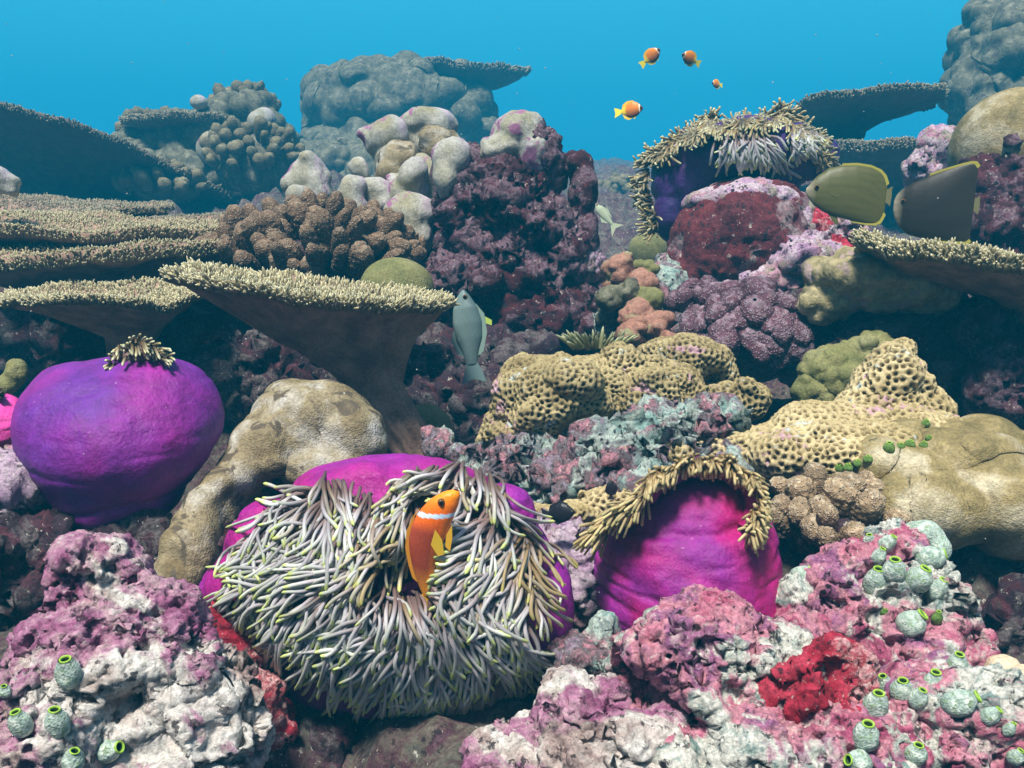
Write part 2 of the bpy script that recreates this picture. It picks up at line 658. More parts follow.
M['col_violet'] = column_mat('column_violet', (.12, .018, .24), (.19, .013, .22), (.25, .012, .21))
M['col_magenta'] = column_mat('column_magenta', (.22, .013, .22), (.33, .007, .14), (.42, .005, .10))
M['col_main'] = column_mat('column_main', (.24, .014, .26), (.30, .010, .21), (.36, .008, .15))
M['col_blue'] = column_mat('column_blue', (.03, .014, .11), (.055, .012, .12), (.12, .014, .15))
M['col_pink'] = column_mat('column_pink', (.60, .08, .42), (.70, .06, .34), (.72, .07, .36))
M['disc'] = simple('oral_disc', (.10, .055, .05), (.22, .13, .12), 40, .6)

vc = Mat('fish_skin', .4)
vc.color(vc.scale(vc.attr('col', 'Color'), vc.rng(vc.noise(500, 3), .3, .7, .85, 1.15)))
vc.bump(vc.voro(600), .0004, .5)
M['skin'] = vc.m
m_ = Mat('fish_fin', .45)
m_.color(m_.attr('col', 'Color'))
M['fin'] = m_.m
M['eye'] = simple('eye', (.004, .004, .004), (.008, .008, .008), 10, .15, 0)
M['tunic'] = smooth_coral('tunicate_body', (.24, .33, .27), (.36, .45, .39), (.55, .60, .52), 130, 500, patch=(.20, .28, .16, 1))
M['tunic_lip'] = simple('tunicate_lip', (.20, .38, .03), (.34, .52, .07), 200, .5, 0)
M['tunic_green'] = simple('tunicate_green', (.06, .13, .02), (.16, .27, .06), 150, .6, .001, 900)
M['throat'] = simple('throat', (.02, .05, .01), (.05, .10, .02), 100, .8, 0)

# ------------------------------------------------------------------ the ground, one sheet far past what can be seen
ny, nx = 520, 520
ty = np.linspace(0, 1, ny)
ys = -2.0 + 2.6 * ty / .12
ys = np.where(ty < .12, -2 + 2.5 * ty / .12, .5 + 3.5 * ((ty - .12) / .88) ** 1.3 + 13 * ((ty - .12) / .88) ** 6)
tx = np.linspace(-1, 1, nx)
xs = 2.6 * tx + 13 * tx ** 7
XX, YY = np.meshgrid(xs, ys)
hb = np.interp(YY, [-2, .6, 1.0, 1.5, 2.2, 3, 4.5, 7, 12, 20], [-.8, -.66, -.60, -.56, -.52, -.40, -.26, -.16, -.10, -.05])
pts = np.stack([XX.ravel(), YY.ravel(), np.zeros(XX.size)], -1)
h = hb.ravel() + .07 * fbm(pts, 1.6, 3, 3) + .035 * ridged(pts, 6, 5, 8, .55)
far_w = smooth(YY.ravel(), 2.2, 4.0)
w1, _ = worley(pts, 4.5, 4)
h += far_w * .09 * (1 - smooth(w1, 0, .7)) + .03 * far_w * fbm(pts, 9, 2, 60)
pts[:, 2] = h
gm = mesh_np('ground', pts, grid_faces(ny, nx, False))
ground = link('ground', gm, M['reef'])
tag(ground, kind='structure')

# the water: haze volume round everything
bm = bmesh.new()
bmesh.ops.create_cube(bm, size=1)
hm = bpy.data.meshes.new('haze')
bm.to_mesh(hm)
bm.free()
haze = bpy.data.objects.new('haze', hm)
COL.objects.link(haze)
haze.location = (0, 7.5, -.15)
haze.scale = (34, 22, 3.1)
haze['kind'] = 'stuff'
hmat = bpy.data.materials.new('water_haze')
hmat.use_nodes = True
ht = hmat.node_tree
ht.nodes.clear()
ho = ht.nodes.new('ShaderNodeOutputMaterial')
hv = ht.nodes.new('ShaderNodeVolumePrincipled')
hv.inputs['Color'].default_value = HAZE_COLOR
hv.inputs['Density'].default_value = HAZE_DENSITY
hv.inputs['Anisotropy'].default_value = 0.0
ht.links.new(hv.outputs[0], ho.inputs['Volume'])
hm.materials.append(hmat)

# ------------------------------------------------------------------ builders
TREES = {}


def bvh(o):
    if o.name not in TREES:
        me = o.data
        V = getV(me) + ORG[o.name]
        TREES[o.name] = BVHTree.FromPolygons([tuple(v) for v in V], [tuple(p.vertices) for p in me.polygons])
    return TREES[o.name]


def hit(px, py, objs):
    """where the line of sight through a spot meets one of the built surfaces"""
    d = Vector(P(px, py, 1.0)).normalized()
    best = None
    for o in objs:
        r = bvh(o).ray_cast(Vector((0, 0, 0)), d)
        if r[0] is not None and (best is None or r[3] < best[2]):
            best = (np.array(r[0]), np.array(r[1]), r[3])
    return best


def rock(name, label, cat, items, voxel, mat, seed, k=1.0, n=10, s=.35, pits=1, dents=(), sm=2, group=None):
    me = blobs(lump(items, n, s, seed), voxel, sm)
    for dd in dents:
        dent(me, *dd)
    rocky(me, k, seed, pits)
    return tag(link(name, me, M[mat]), label, cat, group)


def soft(name, label, cat, items, voxel, mat, seed, amp=.006, f=18, n=0, s=.4, sm=6, group=None, dents=(), cob=None):
    me = blobs(lump(items, n, s, seed), voxel, sm)
    for dd in dents:
        dent(me, *dd)
    disp(me, lambda V: amp * fbm(V, f, 3, seed))
    if cob:
        disp(me, lambda V: cob[1] * (1 - worley(V + .25 / cob[0] * vnoise(V * cob[0])[:, None], cob[0], seed + 2)[0] ** 2 * 1.3))
    return tag(link(name, me, M[mat]), label, cat, group)


def surf_cells(V, size, seed):
    """distances to the nearest two of a set of well-spaced points on the surface, in units of the spacing"""
    g = np.random.default_rng(seed)
    r = size * .86
    grid = {}
    pts_ = []
    key = np.floor(V / r).astype(int)
    for i in g.permutation(len(V)):
        kx, ky, kz = key[i]
        v = V[i]
        ok_ = True
        for a_ in (-1, 0, 1):
            for b_ in (-1, 0, 1):
                for c_ in (-1, 0, 1):
                    for w_ in grid.get((kx + a_, ky + b_, kz + c_), ()):
                        if (w_[0] - v[0]) ** 2 + (w_[1] - v[1]) ** 2 + (w_[2] - v[2]) ** 2 < r * r:
                            ok_ = False
                            break
                    if not ok_: break
                if not ok_: break
            if not ok_: break
        if ok_:
            t_ = tuple(v)
            grid.setdefault((kx, ky, kz), []).append(t_)
            pts_.append(t_)
    kd = KDTree(len(pts_))
    for i, p_ in enumerate(pts_):
        kd.insert(p_, i)
    kd.balance()
    out = np.empty((len(V), 2))
    for i, v in enumerate(V):
        r_ = kd.find_n(v, 2)
        out[i, 0] = r_[0][2]
        out[i, 1] = r_[1][2]
    return out[:, 0] / size, out[:, 1] / size


def honey(name, label, items, voxel, mat, seed, f=100, amp=.0065, n=6, s=.4, dents=(), low=.012):
    f *= 1.12
    me = blobs(lump(items, n, s, seed), voxel * .66, 4)
    for dd in dents:
        dent(me, *dd)
    disp(me, lambda V: low * fbm(V, 17, 3, seed))
    V = getV(me)
    N = getN(me)
    q = V + .003 * np.stack([vnoise(V * 50, seed + 1), vnoise(V * 50, seed + 2), vnoise(V * 50, seed + 3)], -1)
    f1, f2 = surf_cells(q, 1 / f, seed)
    g = smooth(f1, .10, .48)
    edge = 1 - smooth(f2 - f1, 0, .35)
    setV(me, V + N * ((g - .6) * amp + edge * amp * .25 + .0012 * fbm(V, 160, 2, seed))[:, None])
    attr(me, 'cell', f1)
    return tag(link(name, me, M[mat]), label, 'coral')


def table(name, label, c, rx, ry, stalk, seed, blen=.011, n=3500, mat='branch_tan', pmat='plate', tilt=(0, 0), bowl=.03, thick=.012,
          funnel=.45, group=None, srad=.05, wob=.10, brad=.0028, dirn=0.0):
    """table coral: c = centre of the top in the world; rx,ry = half sizes; stalk = world point of the foot"""
    c = np.asarray(c, float)
    stalk = np.asarray(stalk, float)
    g = np.random.default_rng(seed)
    T = thing(name, label, 'coral', stalk, group)
    A = 96
    th = np.linspace(0, 2 * np.pi, A, endpoint=False)
    circ = np.stack([np.cos(th), np.sin(th), 0 * th], -1)
    out = 1 + wob * fbm(circ, 1.3, 4, seed, .6) + wob * .35 * fbm(circ, 7, 2, seed + 4)
    tx_, ty_ = math.tan(math.radians(tilt[0])), math.tan(math.radians(tilt[1]))

    def top(u, v):
        r2 = u * u + v * v
        p = np.stack([u * rx, v * ry, bowl * r2 ** 1.2 + tx_ * u * rx + ty_ * v * ry], -1)
        q = np.stack([u, v, 0 * u], -1)
        p[:, 2] += .075 * min(rx, ry) * fbm(q + seed, 1.7, 3, seed) + .004
        return p + c
    rows = []
    R1 = [0.0001, .15, .3, .45, .6, .72, .83, .92, .97, 1.0]
    for r in R1:
        rows.append(top(circ[:, 0] * out * r, circ[:, 1] * out * r))
    off = stalk - c
    for r in (1.005, .96, .88, .76, .64, .52, .42, .34, .26):
        p = top(circ[:, 0] * out * r, circ[:, 1] * out * r)
        k = max(0.0, 1 - r)
        p[:, 2] -= thick * min(1, .5 + 3 * k) + k ** 1.6 * funnel * (abs(off[2]))
        p[:, :2] += off[:2] * (k ** 1.5) * .8
        p += .006 * fbm(p, 30, 3, seed)[:, None] * np.array([0, 0, 1])
        p[:, 2] += rx * .022 * min(1, k * 6) * np.abs(np.sin(th * 17 + 2 * vnoise(circ * 2 + k, seed))) * (1 - .6 * k)
        rows.append(p)
    for k in (.3, .6, 1.0):
        base = rows[-1] if k == .3 else last
        last = rows[len(R1) + 8] * (1 - k) + k * (stalk + circ * srad * (1 + .3 * fbm(circ, 1.5, 3, seed + 2))[:, None])
        last = last + .01 * fbm(last, 20, 3, seed)[:, None] * circ
        rows.append(last)
    V = np.concatenate(rows)
    link('plate', mesh_np('plate', V, grid_faces(len(rows), A)), M[pmat], T)
    # branchlets over the top and round the lip
    n = int(n * 1.7)
    if mat == 'branch_dull':
        blen, brad, n = blen * .62, brad * .6, int(n * 1.9)
    a = g.uniform(0, 2 * np.pi, n)
    rr = np.sqrt(g.uniform(0, 1, n))
    nr = n // 2
    rr[:nr] = g.uniform(.93, 1.015, nr)
    oo = np.interp(a, np.append(th, 2 * np.pi), np.append(out, out[0]))
    u, v = np.cos(a) * oo * rr, np.sin(a) * oo * rr
    p0 = top(u, v)
    edge = smooth(rr, .8, 1.0)
    dirv = np.stack([np.cos(a) * edge * .9, np.sin(a) * edge * .9, np.ones(n)], -1) + g.normal(size=(n, 3)) * .28
    dirv[:, 0] += dirn
    dirv /= np.linalg.norm(dirv, axis=1, keepdims=True)
    ln = blen * .62 * g.uniform(.55, 1.25, n)
    p0[:, 2] -= .3 * blen
    p0[:nr, 2] -= g.uniform(0, 1, nr) * thick * .6
    ts = np.array([0, .5, .85, 1.0])
    bend = g.normal(size=(n, 3)) * .12
    path = p0[:, None] + (dirv[:, None] * ts[None, :, None] + bend[:, None] * (ts ** 2)[None, :, None]) * ln[:, None, None] * 1.4
    rad = brad * .72 * g.uniform(.75, 1.25, n)[:, None] * np.array([1.1, 1.0, .7, .15])[None]
    V, Fc, t, idx = tubes(path, rad, 5)
    me = mesh_np('branchlets', V, Fc)
    attr(me, 't', t)
    attr(me, 'rnd', g.uniform(0, 1, n)[idx])
    b = link('branchlets', me, M[mat], T)
    b['kind'] = 'stuff'
    return T


def fingers(name, label, c, r, n, fr, fl, mat, seed, voxel=None, base_mat='rock_dark', up=.6, group=None, bumps=.18, res=(14, 18), spread=1.0, hemi=-.15):
    """a colony of stubby fingers on a mound: c centre, r (rx, ry, rz) of the mound, fr/fl finger radius and length"""
    g = np.random.default_rng(seed)
    c = np.asarray(c, float)
    T = thing(name, label, 'coral', c - np.array([0, 0, r[2]]), group)
    me = blobs([(c, (r[0] * .88, r[1] * .88, r[2] * .88), 0)], max(r) / 22, 2)
    disp(me, lambda V: .1 * min(r) * fbm(V, 2 / min(r), 3, seed))
    link('base', me, M[base_mat], T)
    k = 0
    i = 0
    tot = int(n * 2.4)
    R, A = res
    th = np.linspace(0, 2 * np.pi, A, endpoint=False)
    while i < tot and k < 100:
        z = 1 - 2 * (i + .5) / tot
        ph = i * 2.399963 + g.uniform(-.3, .3)
        i += 1
        if z < hemi:
            continue
        s_ = math.sqrt(1 - z * z)
        v = np.array([math.cos(ph) * s_, math.sin(ph) * s_, z])
        if v[1] > .45:
            continue
        p = c + v * np.array(r) * g.uniform(.78, .95)
        d = v * spread + np.array([0, 0, up]) + g.normal(size=3) * .12
        d /= np.linalg.norm(d)
        l = fl * g.uniform(.7, 1.25)
        rad = fr * g.uniform(.75, 1.2)
        tt = np.linspace(0, 1, R)
        prof = np.where(tt < .62, .80 + .25 * np.sin(tt / .62 * 1.5), 0)
        cap = np.clip((tt - .62) / .38, 0, 1)
        prof = np.where(tt >= .62, 1.05 * np.sqrt(np.clip(1 - cap ** 2.2, 0.0004, 1)), prof)
        a1 = np.cross(d, [.3, .9, .1])
        a1 /= np.linalg.norm(a1)
        a2 = np.cross(d, a1)
        ax = p + d * l * tt[:, None] + a1 * (math.sin(ph * 3) * .15 * l * tt ** 2)[:, None]
        flat = g.uniform(.75, 1.15)
        V = ax[:, None] + rad * prof[:, None, None] * (a1 * np.cos(th)[None, :, None] * flat + a2 * np.sin(th)[None, :, None])
        V = V.reshape(-1, 3)
        w, _ = worley(V, 1 / (rad * .42), seed + k)
        ctr = np.repeat(ax - d * l * .02, A, 0)
        nv = V - ctr
        nv /= np.linalg.norm(nv, axis=1, keepdims=True) + 1e-9
        bmp = (1 - smooth(w, 0, .75))
        V += nv * (bmp * rad * bumps + rad * .10 * vnoise(V / rad, seed))[:, None]
        me = mesh_np('finger', V, grid_faces(R, A))
        attr(me, 't', np.clip(np.repeat(tt, A) * .7 + bmp * .32, 0, 1))
        attr(me, 'rnd', np.full(len(V), g.uniform(.2, .9)))
        link('finger', me, M[mat], T)
        k += 1
    return T


def emit_tentacles(T, paths, rad, mat, hue, score=None, seed=0, keep=100, sides=7):
    """100 that show largest as parts of their own, the rest as one"""
    g = np.random.default_rng(seed)
    N, K, _ = paths.shape
    rnd = g.uniform(0, 1, N)
    order = np.argsort(-(score if score is not None else g.uniform(size=N)))
    for j in order[:keep]:
        V, Fc, t, _ = tubes(paths[j:j + 1], rad[j:j + 1], sides, CAM_F + np.array([.2, 0, .1]))
        me = mesh_np('tentacle', V, Fc)
        attr(me, 't', t)
        attr(me, 'rnd', np.full(len(V), rnd[j]))
        attr(me, 'hue', np.full(len(V), hue[j]))
        link('tentacle', me, M[mat], T)
    j = order[keep:]
    if len(j):
        V, Fc, t, idx = tubes(paths[j], rad[j], sides, CAM_F + np.array([.2, 0, .1]))
        me = mesh_np('tentacles', V, Fc)
        attr(me, 't', t)
        attr(me, 'rnd', rnd[j][idx])
        attr(me, 'hue', hue[j][idx])
        o = link('tentacles', me, M[mat], T)
        o['kind'] = 'stuff'


def idw(px, py, ctrl):
    ctrl = np.array(ctrl, float)
    d2 = (px[:, None] - ctrl[None, :, 0]) ** 2 + (py[:, None] - ctrl[None, :, 1]) ** 2
    w = 1 / (d2 + 120) ** 1.5
    w /= w.sum(1, keepdims=True)
    return w @ ctrl[:, 2:]


def inpoly(x, y, poly):
    poly = np.array(poly, float)
    r = np.zeros(len(x), bool)
    j = len(poly) - 1
    for i in range(len(poly)):
        xi, yi = poly[i]
        xj, yj = poly[j]
        c = ((yi > y) != (yj > y)) & (x < (xj - xi) * (y - yi) / (yj - yi + 1e-9) + xi)
        r ^= c
        j = i
    return r


TPROF = np.array([.9, 1, 1, .98, .95, .92, .88, .86, .90, .80, .12])


# ------------------------------------------------------------------ the reef's big pieces, far to near
D = {}
# far column of lobed coral with a table growing out of its side
soft('coral_pillar', 'tall blue-hazed pillar of lobed coral in the far distance with a table coral at its top', 'coral',
     [E(395, 115, 7.25, 78, 48), E(350, 110, 7.25, 38, 42), E(440, 125, 7.25, 50, 36), E(385, 170, 7.25, 85, 50), E(465, 140, 7.25, 30, 30), E(360, 85, 7.25, 34, 20), E(425, 88, 7.25, 44, 18)],
     0.0232, 'porites_dull', 3, 0.0435, 2.76, 60, .28, 2, cob=(5.52, 0.1087))
table('table_coral', 'far table coral jutting right from the top of the hazy pillar', P(462, 74, 7.25), 0.522, 0.435, P(420, 110, 7.322), 5,
      0.0435, 1400, 'branch_dull', 'plate_far', tilt=(-2, 0), bowl=0.0725, thick=0.0725, funnel=.7, srad=0.174, brad=0.0145)
# bushy background mass upper left
bg = [('coral_mound', 'hazy blue-grey coral mound topped by small knobs below the upper left water', [E(205, 150, 4.785, 60, 34), E(160, 165, 4.785, 48, 32), E(245, 140, 4.785, 42, 34), E(225, 180, 4.785, 70, 36)], 44, 70, .30),
      ('coral_mound', 'rounded hazy coral head on the left flank of the background mound', [E(125, 172, 4.64, 30, 26), E(100, 185, 4.64, 26, 20)], 45, 30, .38),
      ('coral_mound', 'low hazy coral shelf at the foot of the far pillar', [E(330, 165, 6.09, 52, 22), E(390, 190, 6.09, 60, 36)], 46, 24, .4)]
for nm, lb, it, sd, n, s in bg:
    soft(nm, lb, 'coral', it, 0.0145, 'porites_dull', sd, 0.029, 6.21, n, s, 2, cob=(13.8, 0.0435))
for i, (px, py, d, rx, ry, n, lb) in enumerate([
        (255, 165, 4.35, 42, 36, 46, 'hazy finger coral on the right side of the background mound'),
        (165, 190, 4.205, 38, 16, 40, 'low hazy finger coral in front of the background mound'),
        (150, 135, 4.93, 20, 12, 26, 'small knobby coral under the little far table edge'),
        (245, 112, 4.93, 26, 14, 30, 'knobby coral sprigs on the crest of the background mound')]):
    fingers('finger_coral', lb, P(px, py, d), (S(rx, d), S(rx, d) * .8, S(ry, d)), n, S(5.5, d), S(17, d), 'finger_olive', 70 + i, base_mat='porites_dull', res=(8, 10))
for px, py, r, lb in ((198, 103, 10, 'small round coral ball sitting on the crest of the background mound'),
                      (215, 148, 19, 'lilac-topped round coral head in the middle of the background mound'),
                      (262, 122, 15, 'round coral knob at the upper right of the background mound')):
    soft('rounded_coral', lb, 'coral', [E(px, py, 4.495, r, r * .9)], 0.0116, 'porites_lilac', px, 0.0145, 6.9)
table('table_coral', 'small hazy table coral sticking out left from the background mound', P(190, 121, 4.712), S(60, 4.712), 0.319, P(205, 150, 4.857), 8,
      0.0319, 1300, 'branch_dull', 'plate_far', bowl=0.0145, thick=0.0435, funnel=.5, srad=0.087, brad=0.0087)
# the big tilted dark table, upper left
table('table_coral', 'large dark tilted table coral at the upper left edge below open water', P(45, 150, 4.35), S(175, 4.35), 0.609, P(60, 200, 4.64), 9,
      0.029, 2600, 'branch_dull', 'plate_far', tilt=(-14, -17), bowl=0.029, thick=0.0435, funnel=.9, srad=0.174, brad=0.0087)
# tiered tables on the left
table('table_coral', 'wide flat pale table coral reaching from the left edge to the finger coral', P(120, 232, 2.45), S(170, 2.45), .42, P(130, 300, 2.6), 10,
      .018, 5200, 'branch_dull', 'plate', tilt=(1, 3), bowl=.008, thick=.035, funnel=.5, srad=.12, brad=.0045, group='tiered table corals')
table('table_coral', 'uppermost shelf of the tiered table corals on the left', P(40, 209, 2.5), S(125, 2.5), .26, P(60, 260, 2.8), 11,
      .018, 3200, 'branch_dull', 'plate', tilt=(-2, 2.5), bowl=.012, thick=.025, funnel=.3, srad=.1, brad=.0045, group='tiered table corals')
table('table_coral', 'shelf with a bright wavy lip under the uppermost left table coral', P(70, 228, 2.05), S(150, 2.05), .20, P(60, 290, 2.35), 12,
      .011, 6500, 'branch_tan', 'plate', tilt=(-2.5, 0), bowl=.015, thick=.03, funnel=.3, srad=.1, brad=.0028, group='tiered table corals')
table('table_coral', 'lowest broad shelf of the tiered table corals with dark underside', P(70, 250, 1.95), S(205, 1.95), .24, P(60, 330, 2.25), 13,
      .011, 8500, 'branch_tan', 'plate', tilt=(1.5, -1), bowl=.01, thick=.04, funnel=.5, srad=.15, brad=.0028, group='tiered table corals', wob=.05)
table('table_coral', 'thin table coral with a pale lip just above the violet ball anemone', P(110, 301, 1.62), S(102, 1.62), .17, P(150, 400, 1.8), 14,
      .013, 4200, 'branch_tan', 'plate', tilt=(1, -2), bowl=.012, thick=.014, funnel=.5, srad=.06, brad=.0032, dirn=-.2)
table('table_coral', 'big table coral on a broad stalk with a bright frilled lip in the middle left', P(302, 302, 1.42), S(130, 1.42), .12, P(425, 462, 1.5), 15,
      .018, 6500, 'branch_tan', 'plate', tilt=(-7.5, -3.5), bowl=.024, thick=.016, funnel=.72, srad=.045, brad=.0034, wob=.10)
soft('rounded_coral', 'blue-white coral nub at the left edge above the tiered tables', 'coral', [E(-2, 182, 2.0, 18, 14), E(12, 190, 2.0, 8, 8)], .008, 'porites_lilac', 91, .01, 20, 8, .5)

# far right
soft('coral_pillar', 'hazy bluish coral pillar cut by the right edge against the water', 'coral',
     [E(1010, 60, 4.93, 45, 50), E(985, 95, 4.93, 32, 34), E(1030, 90, 4.93, 50, 60), E(1000, 30, 4.93, 28, 22)], 0.0174, 'porites_dull', 21, 0.0435, 4.83, 40, .28, 2, cob=(8.97, 0.0725))
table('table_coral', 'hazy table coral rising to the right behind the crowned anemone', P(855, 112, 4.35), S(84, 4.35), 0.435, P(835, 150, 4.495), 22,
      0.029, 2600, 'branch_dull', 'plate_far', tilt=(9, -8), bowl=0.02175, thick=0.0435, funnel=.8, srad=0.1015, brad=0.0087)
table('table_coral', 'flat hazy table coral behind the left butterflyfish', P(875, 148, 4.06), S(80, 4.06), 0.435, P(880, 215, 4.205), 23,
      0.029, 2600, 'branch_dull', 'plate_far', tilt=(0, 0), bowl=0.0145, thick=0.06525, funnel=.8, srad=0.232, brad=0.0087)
rock('rock', 'lilac crusted knob beside the big smooth dome at the right edge', 'rock', [E(945, 150, 2.4, 22, 22), E(925, 172, 2.4, 20, 20), E(960, 180, 2.4, 30, 30)], .009, 'rock_lilac', 24, 1, 12)
soft('coral_dome', 'large smooth tan coral dome cut by the right edge above the dark rock', 'coral', [E(1012, 150, 2.0, 56, 60, 60, -20)], .009, 'porites', 25, .01, 6)
rock('rock', 'dark purple rock under the smooth dome at the right edge', 'rock', [E(1005, 210, 1.98, 58, 62), E(985, 240, 1.95, 40, 40)], .008, 'rock_maroon', 26, 1, 14)
soft('coral_mound', 'distant hazy coral bed seen in the gap right of the dark pinnacle', 'coral', [E(625, 225, 6.235, 45, 34), E(600, 230, 6.235, 40, 32), E(660, 240, 6.235, 40, 30)], 0.0203, 'porites_dull', 27, 0.058, 5.52, 50, .3, 2, cob=(11, 0.0725))
fingers('finger_coral', 'distant hazy knobby coral on top of the far bed in the gap', P(622, 195, 5.945), (S(26, 5.945), .1, S(12, 5.945)), 34, S(4.5, 5.945), S(10, 5.945), 'finger_olive', 78, base_mat='porites_dull', res=(8, 9))
soft('rounded_coral', 'round greenish coral ball at the foot of the crowned anemone', 'coral', [E(650, 250, 2.7, 22, 19)], .008, 'porites_green', 28, .006, 12)

# knobby lilac porites, left of the pinnacle
kn = [(430, 125, 34, 20), (385, 140, 26, 22), (440, 150, 20, 22), (310, 177, 22, 20), (350, 192, 17, 22), (400, 160, 26, 22), (375, 190, 18, 14),
      (408, 196, 26, 26), (322, 210, 15, 13), (425, 178, 24, 24), (408, 215, 30, 24), (452, 142, 14, 14), (300, 200, 12, 14), (360, 165, 12, 12)]
g_ = np.random.default_rng(5)
knl = ['lilac round knob at the top of the knob cluster', 'pink-sided knob on the upper left of the knob cluster', 'rounded knob touching the dark pinnacle top left',
       'pale ball-shaped knob at the far left of the knob cluster', 'white-topped knob right of the leftmost pale ball', 'double tan knob in the middle of the knob cluster',
       'small white knob in the middle of the knob cluster', 'broad dome knob above the green coral ball', 'small pale knob above the brown finger coral',
       'tan knob leaning against the dark pinnacle', 'wide grey knob at the base of the knob cluster', 'purple-edged knob high beside the pinnacle', 'little brown knob under the leftmost pale ball', 'tiny knob between the pink-sided knob and the middle']
for i, (px, py, rx, ry) in enumerate(kn):
    d = 2.25 - .012 * (py - 125) / 5 + g_.uniform(-.03, .03)
    soft('lobed_coral', knl[i], 'coral', [E(px, py, d, rx * .92, ry, None, g_.uniform(-35, 25)), E(px + 4, py + ry * .9, d, rx * .7, ry)], .0075, 'porites_lilac' if i % 3 != 2 else 'porites_pale', 100 + i, .012, 14, 3, .5, group='knobs of the lilac lobed coral')
rock('rock', 'grey rubble base carrying the knob cluster', 'rock', [E(380, 240, 2.3, 80, 45), E(330, 240, 2.3, 50, 35), E(420, 250, 2.15, 40, 45)], .012, 'rock_dark', 29, 1, 12)
# finger coral
fingers('finger_coral', 'brown stubby finger coral colony behind the big frilled table', P(318, 268, 1.95), (S(88, 1.95), .15, S(38, 1.95)), 100, S(8.8, 1.95), S(36, 1.95), 'finger_brown', 30, up=.8, bumps=.16, res=(30, 34))
soft('coral_ball', 'smooth green coral ball right above the frilled table', 'coral', [E(396, 290, 1.68, 37, 32)], .006, 'porites_green', 31, .005, 10)
# pinnacle
rock('rock_pinnacle', 'tall dark maroon rock pinnacle with pale domed top in the middle', 'rock',
     [E(512, 262, 2.0, 68, 72, 75), E(466, 195, 2.0, 30, 48), E(524, 168, 2.0, 30, 46), E(505, 215, 2.0, 46, 50), E(548, 275, 2.0, 48, 60), E(590, 300, 2.0, 26, 40), E(470, 280, 1.98, 45, 60), E(520, 330, 1.98, 80, 50), E(505, 200, 1.93, 30, 40)],
     .0065, 'rock_maroon', 32, 1.5, 26, .28, 1, dents=((455, 240, 1.9, 18, .05), (500, 235, 1.9, 14, .05), (540, 250, 1.9, 16, .06), (480, 330, 1.9, 40, .08)))
soft('domed_coral', 'pale lilac domed coral capping the dark pinnacle', 'coral', [E(520, 138, 1.97, 27, 25, 40), E(532, 156, 1.96, 22, 30, 36, -15), E(505, 154, 1.96, 22, 16, 36)], .006, 'porites_lilac', 33, .01, 20, 3, .5)
soft('domed_coral', 'small tan cap of coral on the upper left shoulder of the pinnacle', 'coral', [E(452, 156, 1.93, 19, 18), E(446, 176, 1.92, 12, 24)], .006, 'porites_lilac', 34, .008, 20)
rock('rock', 'lilac crusted lump on the lower right flank of the pinnacle', 'rock', [E(590, 265, 1.95, 17, 24), E(583, 240, 1.97, 12, 20)], .006, 'rock_lilac', 35, .7, 6)
rock('rock', 'pinkish round-headed stub at the right shoulder of the pinnacle', 'rock', [E(581, 165, 1.95, 13, 13), E(584, 195, 1.95, 10, 34), E(586, 235, 1.95, 12, 30)], .005, 'rock_maroon', 36, .5, 3)

# crowned anemone rock
rock('boulder', 'big rounded maroon boulder crusted lilac on top under the crowned anemone', 'rock',
     [E(742, 248, 2.03, 73, 64, 66), E(765, 225, 2.03, 50, 42), E(700, 265, 2.03, 34, 42)], .007, 'brick', 37, .45, 5, .3, .5)
rock('crust', 'lilac and grey coralline crust capping the maroon boulder', 'crust', [E(745, 205, 2.03, 62, 22, 50), E(790, 225, 2.0, 24, 30, 30, -30), E(712, 212, 2.02, 26, 20, 30, 30)], .006, 'rock_lilac', 137, .5, 4)
rock('rock', 'lilac and pink rubble heap right of the maroon boulder', 'rock', [E(800, 265, 1.95, 45, 28), E(835, 245, 1.98, 30, 26), E(770, 285, 1.92, 30, 18)], .006, 'rock_lilac', 38, 1.2, 16)
rock('rock', 'dark red sponge-covered lump below the left butterflyfish', 'rock', [E(815, 232, 2.0, 26, 20), E(840, 262, 1.95, 20, 22)], .006, 'sponge_red', 39, 1.0, 8)

# coral right of pinnacle
for i, (px, py, r, lb, mt) in enumerate(((618, 272, 16, 'salmon pink lobe at the top of the blob cluster', 'coral_salmon'), (640, 285, 14, 'pinkish lobe in the middle of the blob cluster', 'coral_salmon'),
                                   (645, 268, 9, 'small greenish lobe beside the salmon lobe', 'porites_green'), (627, 296, 13, 'grey lobe left of the brown lobes', 'porites_dull'),
                                   (650, 302, 13, 'olive lobe in the blob cluster above the honeycomb coral', 'porites_green'), (637, 315, 15, 'brown lobe in the middle of the blob cluster', 'coral_salmon'),
                                   (655, 325, 14, 'brown lobe at the lower right of the blob cluster', 'coral_salmon'), (630, 335, 13, 'brown lobe at the lower left of the blob cluster', 'coral_salmon'),
                                   (610, 300, 12, 'dull lobe against the side of the pinnacle', 'porites_dull'), (668, 345, 11, 'lowest small lobe of the blob cluster', 'coral_salmon'))):
    soft('coral_lobe', lb, 'coral', [E(px, py, 1.85 - (py - 270) * .002, r, r * .95), E(px, py + r, 1.9 - (py - 270) * .002, r * .8, r)], .0045, mt, 140 + i, .006, 40, 6, .5, 3, group='lobes beside the pinnacle', cob=(75, .006))
rock('rock', 'teal rubble slope between blob cluster and maroon boulder', 'rock', [E(665, 300, 2.0, 30, 40), E(640, 330, 1.95, 45, 45)], .008, 'rock_teal', 41, 1, 12)
